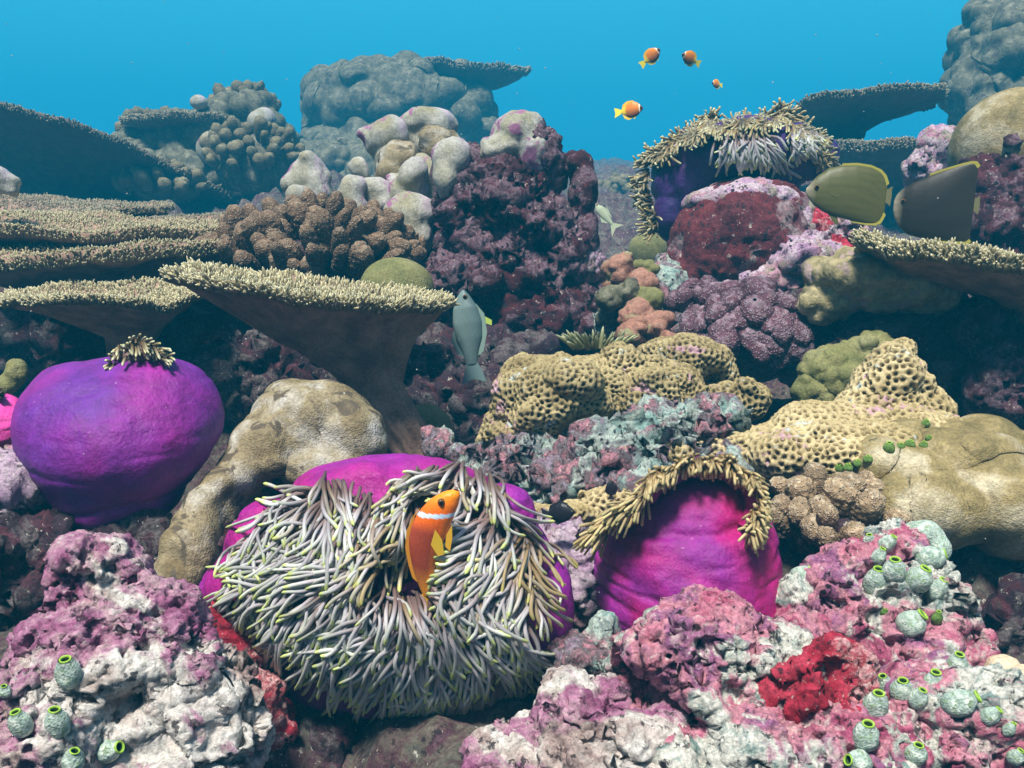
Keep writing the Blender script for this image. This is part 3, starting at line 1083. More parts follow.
# small green acropora
T = thing('branching_coral', 'small green-tipped branching coral at the foot of the pinnacle', 'coral', P(595, 340, 1.56))
g_ = np.random.default_rng(11)
n = 90
px = g_.uniform(562, 630, n)
up_ = g_.uniform(0, 1, n)
base = P(596 + (px - 596) * .7, 346 + 4 * up_, 1.50 + .06 * g_.uniform(-1, 1, n))
dv = np.stack([(px - 596) / 34 * .9, -.5 + g_.normal(size=n) * .3, .55 + .6 * up_], -1)
dv /= np.linalg.norm(dv, axis=1, keepdims=True)
ts = np.linspace(0, 1, 6)
pth = base[:, None] + dv[:, None] * ts[None, :, None] * .034 * g_.uniform(.6, 1.2, n)[:, None, None]
rad = .0030 * g_.uniform(.8, 1.2, n)[:, None] * np.array([1.2, 1.1, 1, .95, .8, .2])
for j in range(n):
    V, Fc, t, _ = tubes(pth[j:j + 1], rad[j:j + 1], 7)
    me = mesh_np('branch', V, Fc)
    attr(me, 't', t)
    attr(me, 'rnd', np.full(len(V), g_.uniform()))
    link('branch', me, M['branch_green'], T)

# purple knobby coral
fingers('knobby_coral', 'dark purple knobby coral with pale speckled tips behind the honeycomb coral', P(748, 345, 1.72), (S(52, 1.72), .11, S(46, 1.72)), 60, S(14, 1.72), S(24, 1.72), 'finger_purple', 42, up=.35, bumps=.16, res=(26, 34))
fingers('knobby_coral', 'small cluster of pale ringed knobs left of the purple knobby coral', P(700, 305, 1.78), (S(18, 1.78), .04, S(14, 1.78)), 16, S(10, 1.78), S(16, 1.78), 'finger_purple', 43, up=.4, bumps=.16)

# right massive green-brown
soft('coral_mound', 'humped olive-brown coral under the right table coral', 'coral',
     [E(870, 285, 1.62, 62, 24, 60, 8), E(900, 290, 1.62, 60, 20, 60, 12), E(830, 300, 1.62, 32, 20), E(868, 262, 1.64, 30, 14)], .005, 'porites_tan', 44, .014, 22, 20, .35, 2, cob=(60, .008))
rock('rock', 'dark cavernous rock below the humped olive coral', 'rock', [E(890, 345, 1.7, 100, 50, 70), E(980, 370, 1.65, 60, 70), E(830, 340, 1.72, 50, 40)], .008, 'rock_dark', 45, 1.6, 24, .3)
rock('rock', 'rust-edged dark rock arch right of the humped coral', 'rock', [E(985, 330, 1.55, 26, 38, 24, 20), E(1005, 380, 1.5, 30, 40)], .006, 'rock_maroon', 46, 1.2, 12)
table('table_coral', 'pale frilled table coral running into the right edge', P(985, 265, 1.5), S(118, 1.5), .16, P(1030, 380, 1.6), 47,
      .018, 6500, 'branch_tan', 'plate', tilt=(-7, -1), bowl=.012, thick=.03, funnel=.35, srad=.06, brad=.0040)
soft('coral_mound', 'olive knobby coral patch behind the honeycomb peak', 'coral', [E(838, 375, 1.45, 30, 22), E(868, 352, 1.48, 22, 14), E(815, 390, 1.45, 16, 16)], .004, 'porites_green', 48, .012, 30, 18, .4, 2, cob=(60, .008))

# ------------------------------------------------------------------ middle: honeycomb corals
D['ha'] = honey('honeycomb_coral', 'craggy tan honeycomb coral block left of the rubble slope', [E(552, 405, 1.40, 58, 42), E(525, 440, 1.42, 40, 42), E(600, 400, 1.42, 30, 34), E(560, 375, 1.44, 55, 18)], .0032, 'honey_dark', 50, 105, n=14, dents=((585, 450, 1.38, 24, .08),), low=.02)
honey('honeycomb_coral', 'honeycomb coral hump in the middle with pale crust on its side', [E(655, 400, 1.42, 52, 36), E(630, 375, 1.45, 40, 20), E(690, 405, 1.41, 26, 28)], .0034, 'honey_dark', 51, 105, n=12, low=.02)
honey('honeycomb_coral', 'honeycomb coral dome with a maroon hollow below the purple knobs', [E(695, 365, 1.52, 40, 26), E(720, 375, 1.52, 18, 20), E(680, 350, 1.56, 40, 14)], .0036, 'honey_dark', 52, 100, n=6, dents=((712, 378, 1.48, 14, .04),))
honey('honeycomb_coral', 'small honeycomb coral hummock beside the maroon hollow', [E(738, 402, 1.46, 30, 22)], .0032, 'honey_dark', 53, 100, n=3)
D['hp'] = honey('honeycomb_coral', 'knobby honeycomb coral peak rising over the wide honeycomb field', [E(888, 383, 1.33, 36, 38), E(905, 415, 1.32, 46, 34), E(870, 420, 1.32, 40, 28)], .0030, 'honey', 54, 88, n=4, s=.3)
D['hf'] = honey('honeycomb_coral', 'wide tan honeycomb coral field sloping down behind the magenta anemone', [E(835, 452, 1.26, 105, 40, 80), E(765, 455, 1.27, 62, 26), E(890, 440, 1.28, 70, 32), E(710, 447, 1.30, 58, 16, 40), E(860, 485, 1.24, 90, 22, 40)], .0034, 'honey', 55, 100, n=8, s=.3, low=.014)
honey('honeycomb_coral', 'thin honeycomb coral ledge behind the small black fish', [E(560, 512, 1.18, 42, 10, 22), E(610, 500, 1.2, 30, 14)], .003, 'honey', 56, 110, n=4)
D['pl'] = soft('plate_coral', 'smooth olive bulging coral plate overhanging the dark gap at right', 'coral',
               [E(935, 470, 1.20, 85, 28, 55, -8), E(985, 500, 1.15, 72, 38, 50, -6), E(1030, 515, 1.15, 60, 42), E(930, 512, 1.14, 42, 30, 34), E(975, 450, 1.24, 60, 18), E(905, 455, 1.22, 50, 16)],
               .0045, 'porites', 57, .012, 10, 8, .5, 7, cob=(12, .026), dents=((903, 503, 1.12, 8, .03), (975, 485, 1.1, 14, .012)))
D['rub'] = rock('rubble', 'teal and pink crusted rubble slope in the centre', 'rock',
     [E(600, 470, 1.34, 80, 35, 60), E(660, 450, 1.34, 60, 30), E(690, 470, 1.3, 60, 20), E(560, 500, 1.3, 60, 26), E(520, 490, 1.38, 45, 45), E(640, 500, 1.26, 40, 24)], .0042, 'rock_teal', 58, 1.9, 60, .5)
rock('rock', 'lilac and maroon crusted rock between main anemone and rubble slope', 'rock', [E(568, 560, 1.12, 28, 36), E(585, 590, 1.1, 26, 40), E(555, 535, 1.15, 26, 18)], .0035, 'rock_lilac', 59, 1, 14)
for px, py, lb in ((720, 440, 'pink crusted stone on the honeycomb field edge'), (655, 430, 'pale teal crusted stone in the middle of the rubble'), (585, 362, 'pinkish crusted bump on the honeycomb block')):
    pass
fingers('cauliflower_coral', 'tan bumpy cauliflower coral between the magenta anemone and the olive plate', P(830, 530, 1.14), (S(50, 1.14), .06, S(34, 1.14)), 24, S(11.5, 1.14), S(36, 1.14), 'finger_tan', 60, up=.6, bumps=.17, res=(40, 48))

# left: smooth draped coral
D['lump'] = soft('lobed_coral', 'smooth tan and grey draped coral hump between the violet ball and main anemone', 'coral',
     [E(318, 416, 1.22, 60, 35), E(350, 440, 1.20, 38, 42), E(305, 445, 1.21, 56, 40), E(280, 436, 1.19, 40, 30, 34, -30), E(258, 452, 1.16, 33, 30), E(240, 472, 1.14, 29, 30), E(224, 492, 1.11, 27, 30), E(210, 512, 1.09, 26, 30), E(197, 532, 1.07, 26, 30), E(186, 554, 1.05, 27, 30), E(178, 575, 1.04, 27, 28), E(325, 470, 1.18, 50, 30), E(300, 396, 1.26, 34, 16)],
     .0040, 'porites_pale', 61, .010, 13, 5, .35, 4, dents=((265, 500, 1.15, 26, .05),))
rock('rock', 'maroon and pink crusted rock under the draped coral hump', 'rock', [E(270, 500, 1.22, 50, 34), E(230, 560, 1.12, 40, 40), E(205, 600, 1.1, 34, 40)], .004, 'rock_maroon', 62, 1, 18)
soft('coral_ball', 'dark green coral ball half hidden by the table stalk', 'coral', [E(425, 430, 1.62, 26, 26)], .006, 'porites_green', 63, .005, 12)
rock('rock', 'pale teal crusted foot of the table stalk', 'rock', [E(440, 447, 1.4, 16, 16), E(462, 455, 1.38, 16, 9)], .004, 'rock_teal', 64, .8, 10)
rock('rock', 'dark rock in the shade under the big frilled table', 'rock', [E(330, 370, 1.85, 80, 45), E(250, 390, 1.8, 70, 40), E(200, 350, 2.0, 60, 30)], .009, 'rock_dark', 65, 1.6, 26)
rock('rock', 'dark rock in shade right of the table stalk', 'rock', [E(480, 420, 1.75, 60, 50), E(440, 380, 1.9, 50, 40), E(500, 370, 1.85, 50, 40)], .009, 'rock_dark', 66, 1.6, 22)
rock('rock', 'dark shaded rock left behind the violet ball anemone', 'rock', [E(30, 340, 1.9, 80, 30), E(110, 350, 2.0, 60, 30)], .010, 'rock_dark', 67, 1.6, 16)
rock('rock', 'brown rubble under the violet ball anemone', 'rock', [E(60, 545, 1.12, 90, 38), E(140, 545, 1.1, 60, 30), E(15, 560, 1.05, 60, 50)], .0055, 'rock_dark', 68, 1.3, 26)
rock('rock', 'pale lilac stone at the left edge below the pink anemone', 'rock', [E(15, 475, 1.08, 32, 26), E(-5, 500, 1.08, 36, 36)], .0045, 'rock_lilac', 69, 1, 8)
soft('coral_nub', 'pale green nub at the left edge above the pink anemone', 'coral', [E(14, 372, 1.35, 12, 14), E(4, 384, 1.35, 16, 10)], .004, 'porites_green', 72, .006, 30, 3)
rock('rock', 'dark rock wall in the gap below the olive plate at the right edge', 'rock', [E(1000, 600, 1.25, 60, 70), E(960, 570, 1.3, 60, 40), E(1030, 660, 1.1, 50, 60)], .008, 'rock_dark', 73, 1.4, 18)

# ------------------------------------------------------------------ foreground rocks
D['fl'] = rock('boulder', 'foreground boulder at lower left with white crusted face and pink ledge', 'rock',
     [E(118, 672, .80, 100, 80, 80), E(108, 600, .83, 48, 38, 50, 20), E(102, 560, .82, 36, 15, 40, 22), E(52, 668, .78, 56, 52), E(188, 680, .82, 68, 52, 60, 30), E(40, 730, .76, 80, 55), E(190, 745, .80, 80, 56), E(160, 632, .82, 56, 32, 60, 42)],
     0.0024, 'rock_white', 80, .75, 26, .3, 1.2, dents=((118, 584, .78, 9, .025), (85, 580, .78, 8, .02), (95, 640, .74, 22, .02), (130, 655, .73, 14, .02), (195, 700, .74, 16, .04), (110, 715, .72, 18, .04), (165, 690, .74, 10, .035), (80, 690, .74, 12, .03), (210, 735, .74, 14, .04), (150, 745, .72, 12, .03)))
D['fc'] = rock('boulder', 'foreground pink boulder with dark hollow below the magenta anemone', 'rock',
     [E(705, 680, .84, 74, 78, 70), E(700, 625, .86, 54, 34), E(780, 670, .84, 60, 50), E(740, 740, .80, 110, 50), E(820, 740, .80, 80, 50), E(645, 668, .86, 32, 34)],
     .0024, 'rock_pink', 81, .75, 26, .3, 1.2, dents=((652, 700, .78, 26, .10), (672, 722, .76, 24, .09), (700, 735, .76, 20, .07), (742, 660, .76, 7, .03), (790, 640, .78, 9, .03), (775, 700, .75, 9, .03), (705, 600, .80, 6, .01)))
D['fb'] = rock('boulder', 'flat whitish pitted rock at the bottom between main anemone and pink boulder', 'rock',
     [E(585, 748, .84, 80, 46, 60), E(620, 712, .86, 46, 28), E(535, 762, .82, 60, 36), E(660, 760, .80, 70, 40)],
     .0024, 'rock_white', 82, .9, 22, .3, 1.5, dents=((565, 715, .80, 9, .03), (600, 735, .80, 11, .04), (535, 745, .8, 9, .03), (620, 755, .8, 12, .04)))
rock('rock', 'knob of grey crusted rock against the left foot of the magenta anemone', 'rock', [E(602, 640, .93, 20, 26), E(585, 665, .92, 26, 26), E(610, 668, .9, 22, 20)], .0026, 'rock_teal', 83, .7, 10)
D['fs'] = rock('sponge', 'bright red encrusting sponge with a dark pore on the foreground rocks', 'sponge',
     [E(835, 668, .80, 44, 36, 30), E(800, 690, .79, 36, 30, 26), E(858, 700, .79, 26, 28, 24), E(845, 735, .77, 20, 30, 20)], .0024, 'sponge_red', 84, .7, 14, .3, .8, dents=((841, 682, .76, 10, .03),))
D['ru'] = rock('rock', 'tunicate-covered rock standing below the cauliflower coral', 'rock',
     [E(880, 600, 1.0, 58, 52), E(850, 590, 1.0, 50, 34, 40, 10), E(935, 610, 1.0, 30, 60, 34, -14), E(955, 660, .98, 26, 44, 30, -16), E(820, 620, 1.0, 36, 36), E(900, 550, 1.02, 34, 22), E(905, 650, .98, 50, 40)],
     .0030, 'rock_pink', 85, .9, 30, .3, 1, dents=((870, 630, .95, 16, .05), (835, 610, .95, 10, .04), (895, 600, .95, 9, .03), (925, 645, .93, 12, .03)))
D['rl'] = rock('rock', 'tunicate-covered rock in the lower right corner', 'rock',
     [E(930, 740, .80, 80, 50), E(990, 730, .80, 60, 56), E(900, 705, .83, 40, 26), E(880, 760, .78, 50, 40), E(955, 690, .84, 46, 28)],
     .0024, 'rock_pink', 86, .8, 26, .3, 1, dents=((935, 735, .74, 13, .04), (980, 745, .74, 12, .03), (905, 720, .76, 8, .03), (885, 745, .74, 9, .03)))
rock('rock', 'small grey-crusted rock against the right foot of the magenta anemone', 'rock', [E(795, 600, 1.0, 16, 26), E(800, 630, .96, 30, 20), E(790, 650, .92, 30, 20)], .003, 'rock_pink', 87, .7, 10)
soft('lobed_coral', 'cream lobed coral nub at the right edge above the corner rock', 'coral', [E(1000, 668, .92, 17, 15), E(1018, 680, .9, 16, 13), E(985, 675, .92, 9, 9)], .003, 'cream', 88, .004, 30)
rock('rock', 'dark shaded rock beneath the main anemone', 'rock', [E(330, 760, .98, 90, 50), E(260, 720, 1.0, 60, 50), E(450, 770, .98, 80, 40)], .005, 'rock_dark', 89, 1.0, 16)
rock('rock', 'red-brown rock flank between the white boulder and main anemone', 'rock', [E(240, 660, .92, 30, 60, 30, -15), E(262, 720, .90, 30, 50)], .0035, 'sponge_red', 90, .8, 14)


# ------------------------------------------------------------------ anemones
def strands(roots, dirs, length, w0fn, depth, g, r=2.4, lift=.02, curl=.5, K=11, wave=.25, layer=.014, jit=.3, droop=0.0, bonus=0.0):
    """tentacles laid over a surface: roots (N,2) and unit dirs in picture-plane units at that depth"""
    N = len(roots)
    ts = np.linspace(0, 1, K)
    ang = np.arctan2(dirs[:, 1], dirs[:, 0]) + g.normal(size=N) * jit
    cu = g.normal(size=N) * curl
    wv = g.normal(size=N) * wave
    ph = g.uniform(0, 6.28, N)
    pos = roots.astype(float).copy()
    path = []
    st = length / (K - 1)
    ly = g.uniform(0, 1, N) * layer
    for k, t in enumerate(ts):
        w = w0fn(pos[:, 0], pos[:, 1]) + lift * math.sin(math.pi * (.5 * min(1, t * 1.5) + .28 * max(0, t - .66))) + ly + bonus * (1 - .6 * t) + .004 * t
        path.append(P(pos[:, 0], pos[:, 1], depth - w))
        if k == K - 1:
            path[-1] = path[-2] * .6 + path[-1] * .4
        a = ang + cu * t + wv * np.sin(t * 6 + ph)
        pos = pos + np.stack([np.cos(a), np.sin(a) + droop * t], -1) * st[:, None]
    return np.stack(path, 1)


def finish(paths, g, r, depth, prof=TPROF):
    return S(r, depth) * g.uniform(.8, 1.2, len(paths))[:, None] * np.interp(np.linspace(0, 1, paths.shape[1]), np.linspace(0, 1, len(prof)), prof)[None]


# --- main anemone
DM = .99
T = thing('sea_anemone', 'large open sea anemone with lilac tentacles and magenta column housing the orange clownfish', 'sea anemone', P(390, 720, DM))
me = blobs([E(392, 585, DM, 168, 118, 100), E(268, 535, DM - .01, 44, 38, 50, -40), E(470, 610, DM, 98, 84, 80), E(300, 590, DM, 92, 72, 70), E(395, 505, DM, 112, 50, 70), E(400, 655, DM, 130, 66, 70),
            E(330, 497, DM - .03, 52, 28, 38, -25), E(372, 484, DM - .035, 40, 24, 30, 12), E(430, 482, DM - .02, 46, 24, 34, 15), E(500, 520, DM - .03, 36, 40, 34, 40), E(540, 610, DM - .01, 34, 58, 40), E(530, 650, DM, 34, 44, 40), E(225, 590, DM, 24, 30, 30)],
           .0042, 5)
disp(me, lambda V: .006 * fbm(V, 14, 3, 7) - .003 * smooth(ridged(V * np.array([1, 1, 2.5]), 20, 2, 4), .8, 1.4))
dent(me, 400, 585, DM - .1, 34, .05)
colm = link('column', me, M['col_main'], T)
bt = bvh(colm)


def wfun_from(bt, depth, lim=.16, x0=150, x1=640, y0=400, y1=768, step=6):
    """height of a built surface towards the viewer, on a grid, so that tentacles can lie over it"""
    gx = np.arange(x0, x1, step)
    gy = np.arange(y0, y1, step)
    H = np.zeros((len(gy), len(gx)))
    for i, y in enumerate(gy):
        for j, x in enumerate(gx):
            dd = Vector(P(x, y, 1.0))
            r = bt.ray_cast(Vector((0, 0, 0)), dd.normalized())
            if r[0] is not None:
                H[i, j] = depth - (np.array(r[0]) @ CAM_F)
            else:
                H[i, j] = -.03
    for _ in range(2):
        H[1:-1, 1:-1] = (H[1:-1, 1:-1] * 2 + H[:-2, 1:-1] + H[2:, 1:-1] + H[1:-1, :-2] + H[1:-1, 2:]) / 6

    def w(x, y):
        fx = np.clip((x - x0) / step, 0, len(gx) - 1.001)
        fy = np.clip((y - y0) / step, 0, len(gy) - 1.001)
        i, j = fy.astype(int), fx.astype(int)
        a, b = fx - j, fy - i
        return (H[i, j] * (1 - a) + H[i, j + 1] * a) * (1 - b) + (H[i + 1, j] * (1 - a) + H[i + 1, j + 1] * a) * b
    return w


wm = wfun_from(bt, DM)
g_ = np.random.default_rng(21)
flow = [(235, 550, -.8, .6), (270, 520, -.35, .94), (300, 490, -.75, -.1), (330, 490, -.2, .9), (330, 560, -.9, .45), (250, 610, -.75, .65), (300, 620, -.75, .66), (290, 660, -.55, .85),
        (370, 640, -.55, .85), (340, 690, -.4, .9), (400, 700, -.1, 1), (460, 690, .15, 1), (430, 640, .1, 1), (500, 690, .1, 1), (510, 640, .45, .9), (480, 620, .7, .7), (400, 470, -.45, .8),
        (440, 470, -.5, .7), (480, 480, .6, .5), (510, 500, .7, .6), (380, 510, -.6, .7), (480, 530, -.9, .35), (500, 560, -.85, .5), (470, 570, -.7, .7), (540, 560, .55, .8), (530, 530, .5, .7), (520, 600, .1, 1),
        (400, 560, -.3, .95), (380, 590, -.5, .6), (430, 600, .3, .8), (440, 530, -.9, .5), (515, 720, 0, 1)]
poly = [(232, 575), (244, 545), (268, 515), (292, 492), (322, 484), (348, 490), (372, 506), (392, 486), (412, 470), (450, 466), (485, 478), (508, 496), (522, 525), (540, 548), (546, 580), (534, 605), (528, 650), (522, 706),
        (475, 702), (430, 700), (378, 694), (322, 670), (280, 638), (242, 605)]
N = 3400
x = g_.uniform(225, 560, N)
y = g_.uniform(455, 716, N)
ok = inpoly(x, y, poly) & ~((np.abs(x - 438 + (y - 490) * .12) < 20) & (y > 495) & (y < 585)) & (((x - 405) / 30) ** 2 + ((y - 583) / 20) ** 2 > 1)
x, y = x[ok][:1400], y[ok][:1400]
fl = idw(x, y, flow)
fl /= np.linalg.norm(fl, axis=1, keepdims=True) + 1e-9
ln = g_.uniform(48, 84, len(x))
cn = vnoise(np.stack([x / 26, y / 26, 0 * x], -1), 3) * .8
fl = np.stack([fl[:, 0] * np.cos(cn) - fl[:, 1] * np.sin(cn), fl[:, 0] * np.sin(cn) + fl[:, 1] * np.cos(cn)], -1)
near_c = np.exp(-(((x - 400) / 70) ** 2 + ((y - 560) / 45) ** 2))
top_ = smooth(530 - y, 0, 50)
ln *= 1 - .35 * near_c - .38 * top_
roots = np.stack([x, y], -1) - fl * (ln * .25)[:, None]
inner_ = np.clip(1 - np.hypot((x - 405) / 160, (y - 580) / 125), 0, 1)
paths = strands(roots, fl, ln, wm, DM, g_, lift=.022, curl=.5, wave=.35, layer=.018, jit=.12, bonus=.024 * inner_)
hue = np.clip(.25 + .75 * np.exp(-(((x - 535) / 26) ** 2 + ((y - 560) / 45) ** 2)) + .6 * near_c + .3 * top_ + g_.normal(size=len(x)) * .15, 0, 1)
rad = finish(paths, g_, 1.95, DM)
score = ln + (g_.uniform(0, 30, len(x))) + (y > 560) * 15
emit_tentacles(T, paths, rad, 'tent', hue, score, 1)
# the disc under the tentacles
V = []
rr = np.linspace(0.02, 1, 22)
aa = np.linspace(0, 2 * np.pi, 72, endpoint=False)
pc = np.array(poly)
cx, cy = 400, 575
ang_p = np.arctan2(pc[:, 1] - cy, pc[:, 0] - cx)
rad_p = np.hypot(pc[:, 0] - cx, pc[:, 1] - cy)
o_ = np.argsort(ang_p)
ra = np.interp(aa, np.concatenate([ang_p[o_] - 2 * np.pi, ang_p[o_], ang_p[o_] + 2 * np.pi]), np.tile(rad_p[o_], 3)) * .97
rows = []
for r in rr:
    qx, qy = cx + np.cos(aa) * ra * r, cy + np.sin(aa) * ra * r
    hole = np.exp(-((r * ra) / 22) ** 2) * .03
    rows.append(P(qx, qy, DM - wm(qx, qy) - .006 + hole + .003 * np.sin(aa * 14) * r))
for r in rr[::-1][:1]:
    rows.append(P(cx + np.cos(aa) * ra * r, cy + np.sin(aa) * ra * r, DM - wm(cx + np.cos(aa) * ra * r, cy + np.sin(aa) * ra * r) + .02))
link('oral_disc', mesh_np('oral_disc', np.concatenate(rows), grid_faces(len(rows), len(aa))), M['disc'], T)


# --- lathe-like columns
def bag(T, prof, d, mat, seed, depth_k=1.0, fold=None, wr=.004, name='column'):
    """prof rows (y, x_left, x_right) as seen; round in section"""
    prof = np.array(prof, float)
    yy = np.linspace(prof[0, 0], prof[-1, 0], 90)
    k = np.arange(len(prof))

    def cr(xv):
        # smooth interpolation
        v = np.interp(yy, prof[:, 0], xv)
        for _ in range(10):
            v[1:-1] = (v[:-2] + v[1:-1] * 2 + v[2:]) / 4
        return v
    xl, xr = cr(prof[:, 1]), cr(prof[:, 2])
    A = 120
    th = np.linspace(0, 2 * np.pi, A, endpoint=False)
    rows = []
    for i in range(90):
        c = P((xl[i] + xr[i]) / 2, yy[i], d)
        r = S((xr[i] - xl[i]) / 2, d)
        hor = np.array([0, 1.0, 0])
        rows.append(c + CAM_R * (np.cos(th) * r)[:, None] + hor * (np.sin(th) * r * depth_k)[:, None])
    V = np.concatenate(rows)
    me = mesh_np(name, V, grid_faces(90, A)[:, ::-1])
    disp(me, lambda V: .007 * fbm(V * np.array([1, 1, .7]), 12, 3, seed) + wr * -smooth(ridged(V * np.array([.6, .6, 2.2]), 16, 2, seed + 3), .9, 1.5))
    if fold is not None:
        disp(me, fold)
    return link(name, me, M[mat], T)


# violet ball anemone on the left
DL = 1.12
T = thing('sea_anemone', 'closed violet ball-shaped sea anemone with a tiny tuft of tentacles on top', 'sea anemone', P(120, 520, DL))
lc = bag(T, [(356, 128, 150), (358, 112, 158), (361, 88, 172), (366, 62, 184), (374, 46, 196), (386, 33, 208), (402, 25, 217), (420, 22, 221), (440, 25, 219), (460, 34, 208), (478, 45, 192), (490, 51, 182), (496, 54, 178), (502, 55, 176), (512, 66, 166), (520, 82, 150), (524, 100, 130)],
         DL, 'col_violet', 5, .95, fold=lambda V: -.004 * np.exp(-((V[:, 2] - P(120, 492, DL)[2] - .008 * np.sin(V[:, 0] * 25)) / .004) ** 2), wr=.0015)
g_ = np.random.default_rng(31)
n = 150
u = g_.uniform(0, 1, n)
rx_ = np.interp(u, [0, .15, .3, .5, .7, .85, 1], [110, 118, 128, 138, 148, 158, 164])
ry_ = np.interp(u, [0, .15, .3, .5, .7, .85, 1], [366, 358, 349, 343, 345, 352, 358])
dirs = np.stack([(u - .45) * 1.2, -.2 + g_.uniform(-.4, 1.1, n)], -1)
dirs /= np.linalg.norm(dirs, axis=1, keepdims=True)
ll = g_.uniform(6, 12, n)
z0 = g_.uniform(-.03, .03, n)
K = 9
base = np.stack([rx_, ry_], -1) + g_.normal(size=(n, 2)) * 2.5
pth = np.stack([P(base[:, 0] + dirs[:, 0] * ll * t, base[:, 1] + dirs[:, 1] * ll * t + 3 * t * t, DL - z0 - .012 * t - .01) for t in np.linspace(0, 1, K)], 1)
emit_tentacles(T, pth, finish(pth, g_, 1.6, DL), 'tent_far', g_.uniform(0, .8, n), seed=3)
me = blobs([E(140, 358, DL, 28, 11, 26)], .003, 3)
link('oral_disc', me, M['disc'], T)

# pink sliver at the edge
T = thing('sea_anemone', 'bright pink closed sea anemone cut off by the left edge', 'sea anemone', P(-5, 450, 1.2))
bag(T, [(396, -30, 0), (400, -42, 12), (408, -52, 22), (420, -56, 28), (434, -54, 28), (444, -48, 20), (452, -36, 6), (456, -30, 0)], 1.2, 'col_pink', 8, 1, wr=.001)
g_ = np.random.default_rng(33)
n = 50
base = np.stack([g_.uniform(-26, 2, n), 397 + g_.normal(size=n) * 2], -1)
pth = np.stack([P(base[:, 0] + g_.normal(size=n) * 3 * t, base[:, 1] - 9 * t + 4 * t * t, 1.2 + g_.uniform(-.02, .02, n)) for t in np.linspace(0, 1, 7)], 1)
emit_tentacles(T, pth, finish(pth, g_, 1.8, 1.2), 'tent_far', g_.uniform(0, .8, n), seed=3)

# magenta anemone, right
DR = 1.06
T = thing('sea_anemone', 'plump magenta sea anemone with yellowish tentacle brim folded over its top', 'sea anemone', P(690, 635, DR))
rc = bag(T, [(462, 690, 722), (466, 672, 738), (474, 655, 750), (486, 643, 757), (498, 634, 764), (508, 622, 770), (518, 611, 774), (530, 603, 777), (550, 599, 779), (575, 597, 781), (600, 597, 780), (615, 602, 776), (628, 612, 768), (638, 630, 750), (646, 650, 730)],
         DR, 'col_magenta', 12, .95, wr=.004,
         fold=lambda V: -.006 * np.exp(-((V[:, 2] - P(690, 509, DR)[2] - .06 * (V[:, 0] - .2)) / .005) ** 2) - .005 * np.exp(-((V[:, 2] - P(640, 560, DR)[2] + .2 * (V[:, 0] - .15)) / .004) ** 2) * smooth(.16 - V[:, 0], 0, .06)
         - .004 * np.exp(-((V[:, 2] - P(640, 585, DR)[2] + .1 * (V[:, 0] - .15)) / .004) ** 2) * smooth(.17 - V[:, 0], 0, .08))
# brim: a folded lip standing out over the column
rim = np.array([(596, 530, .050), (618, 512, .062), (640, 496, .075), (655, 478, .075), (676, 466, .062), (702, 460, .055), (730, 464, .055), (752, 478, .062), (763, 498, .075), (760, 516, .085), (751, 530, .09)], float)
rim[:, 1] += np.array([0, 0, 2, -3, 2, -2, 1, -2, 0, 2, 0])
uu = np.linspace(0, 1, 80)
ri = np.stack([np.interp(uu, np.linspace(0, 1, len(rim)), rim[:, k]) for k in range(3)], -1)
for _ in range(6):
    ri[1:-1] = (ri[:-2] + 2 * ri[1:-1] + ri[2:]) / 4
ri[:, 1] += 3 * np.sin(uu * 40)
inner = ri.copy()
inner[:, 0] = 698 + (ri[:, 0] - 698) * .72
inner[:, 1] = 505 + (ri[:, 1] - 505) * .62
back = ri.copy()
back[:, 0] = 698 + (ri[:, 0] - 698) * .7
back[:, 1] = ri[:, 1] - 1
th = np.linspace(0, 1, 9)
rows = []
for t in th:       # under face: from the column out to the lip
    q = inner * (1 - t) + ri * t
    rows.append(P(q[:, 0], q[:, 1] , DR - (.045 + (ri[:, 2] - .045) * np.sqrt(t))))
for t in np.linspace(0.1, 1, 8):
    q = ri * (1 - t) + back * t
    rows.append(P(q[:, 0], q[:, 1] - 5 * math.sin(t * 3.14), DR - (ri[:, 2] + .004) * (1 - t) + .03 * t))
brim_me = mesh_np('brim', np.concatenate(rows), grid_faces(len(rows), 80, False))
link('brim', brim_me, M['col_magenta'], T)
g_ = np.random.default_rng(41)
n = 820
u = g_.uniform(0, 1, n)
b = np.stack([np.interp(u, uu, ri[:, k]) for k in range(3)], -1)
ins = g_.uniform(-.25, 1, n) ** 2
b[:, 0] = 698 + (b[:, 0] - 698) * (1 - .10 * ins)
b[:, 1] += g_.uniform(-5, 4, n)
cxy = np.stack([(b[:, 0] - 700) / 75, (b[:, 1] - 520) / 60], -1)
dirs = np.stack([cxy[:, 0] * .6 + g_.normal(size=n) * .45, .35 + g_.normal(size=n) * .7], -1)
lowleft = smooth(.3 - u, 0, .15)
dirs[:, 0] += -.8 * lowleft
dirs[:, 1] += .8 * lowleft
dirs /= np.linalg.norm(dirs, axis=1, keepdims=True)
ll = g_.uniform(6, 12, n) * (1 + 1.5 * lowleft + .5 * smooth(u, .85, 1))
zz = g_.uniform(-.012, .02, n)
pth = np.stack([P(b[:, 0] + dirs[:, 0] * ll * t, b[:, 1] + dirs[:, 1] * ll * t + 6 * t * t, DR - b[:, 2] - zz * (.4 + t) - .008 * math.sin(3 * t)) for t in (0, .15, .3, .45, .6, .75, .87, .96, 1)], 1)
emit_tentacles(T, pth, finish(pth, g_, 1.6, DR), 'tent_yellow', g_.uniform(0, .85, n), ll + lowleft * 10, seed=4)

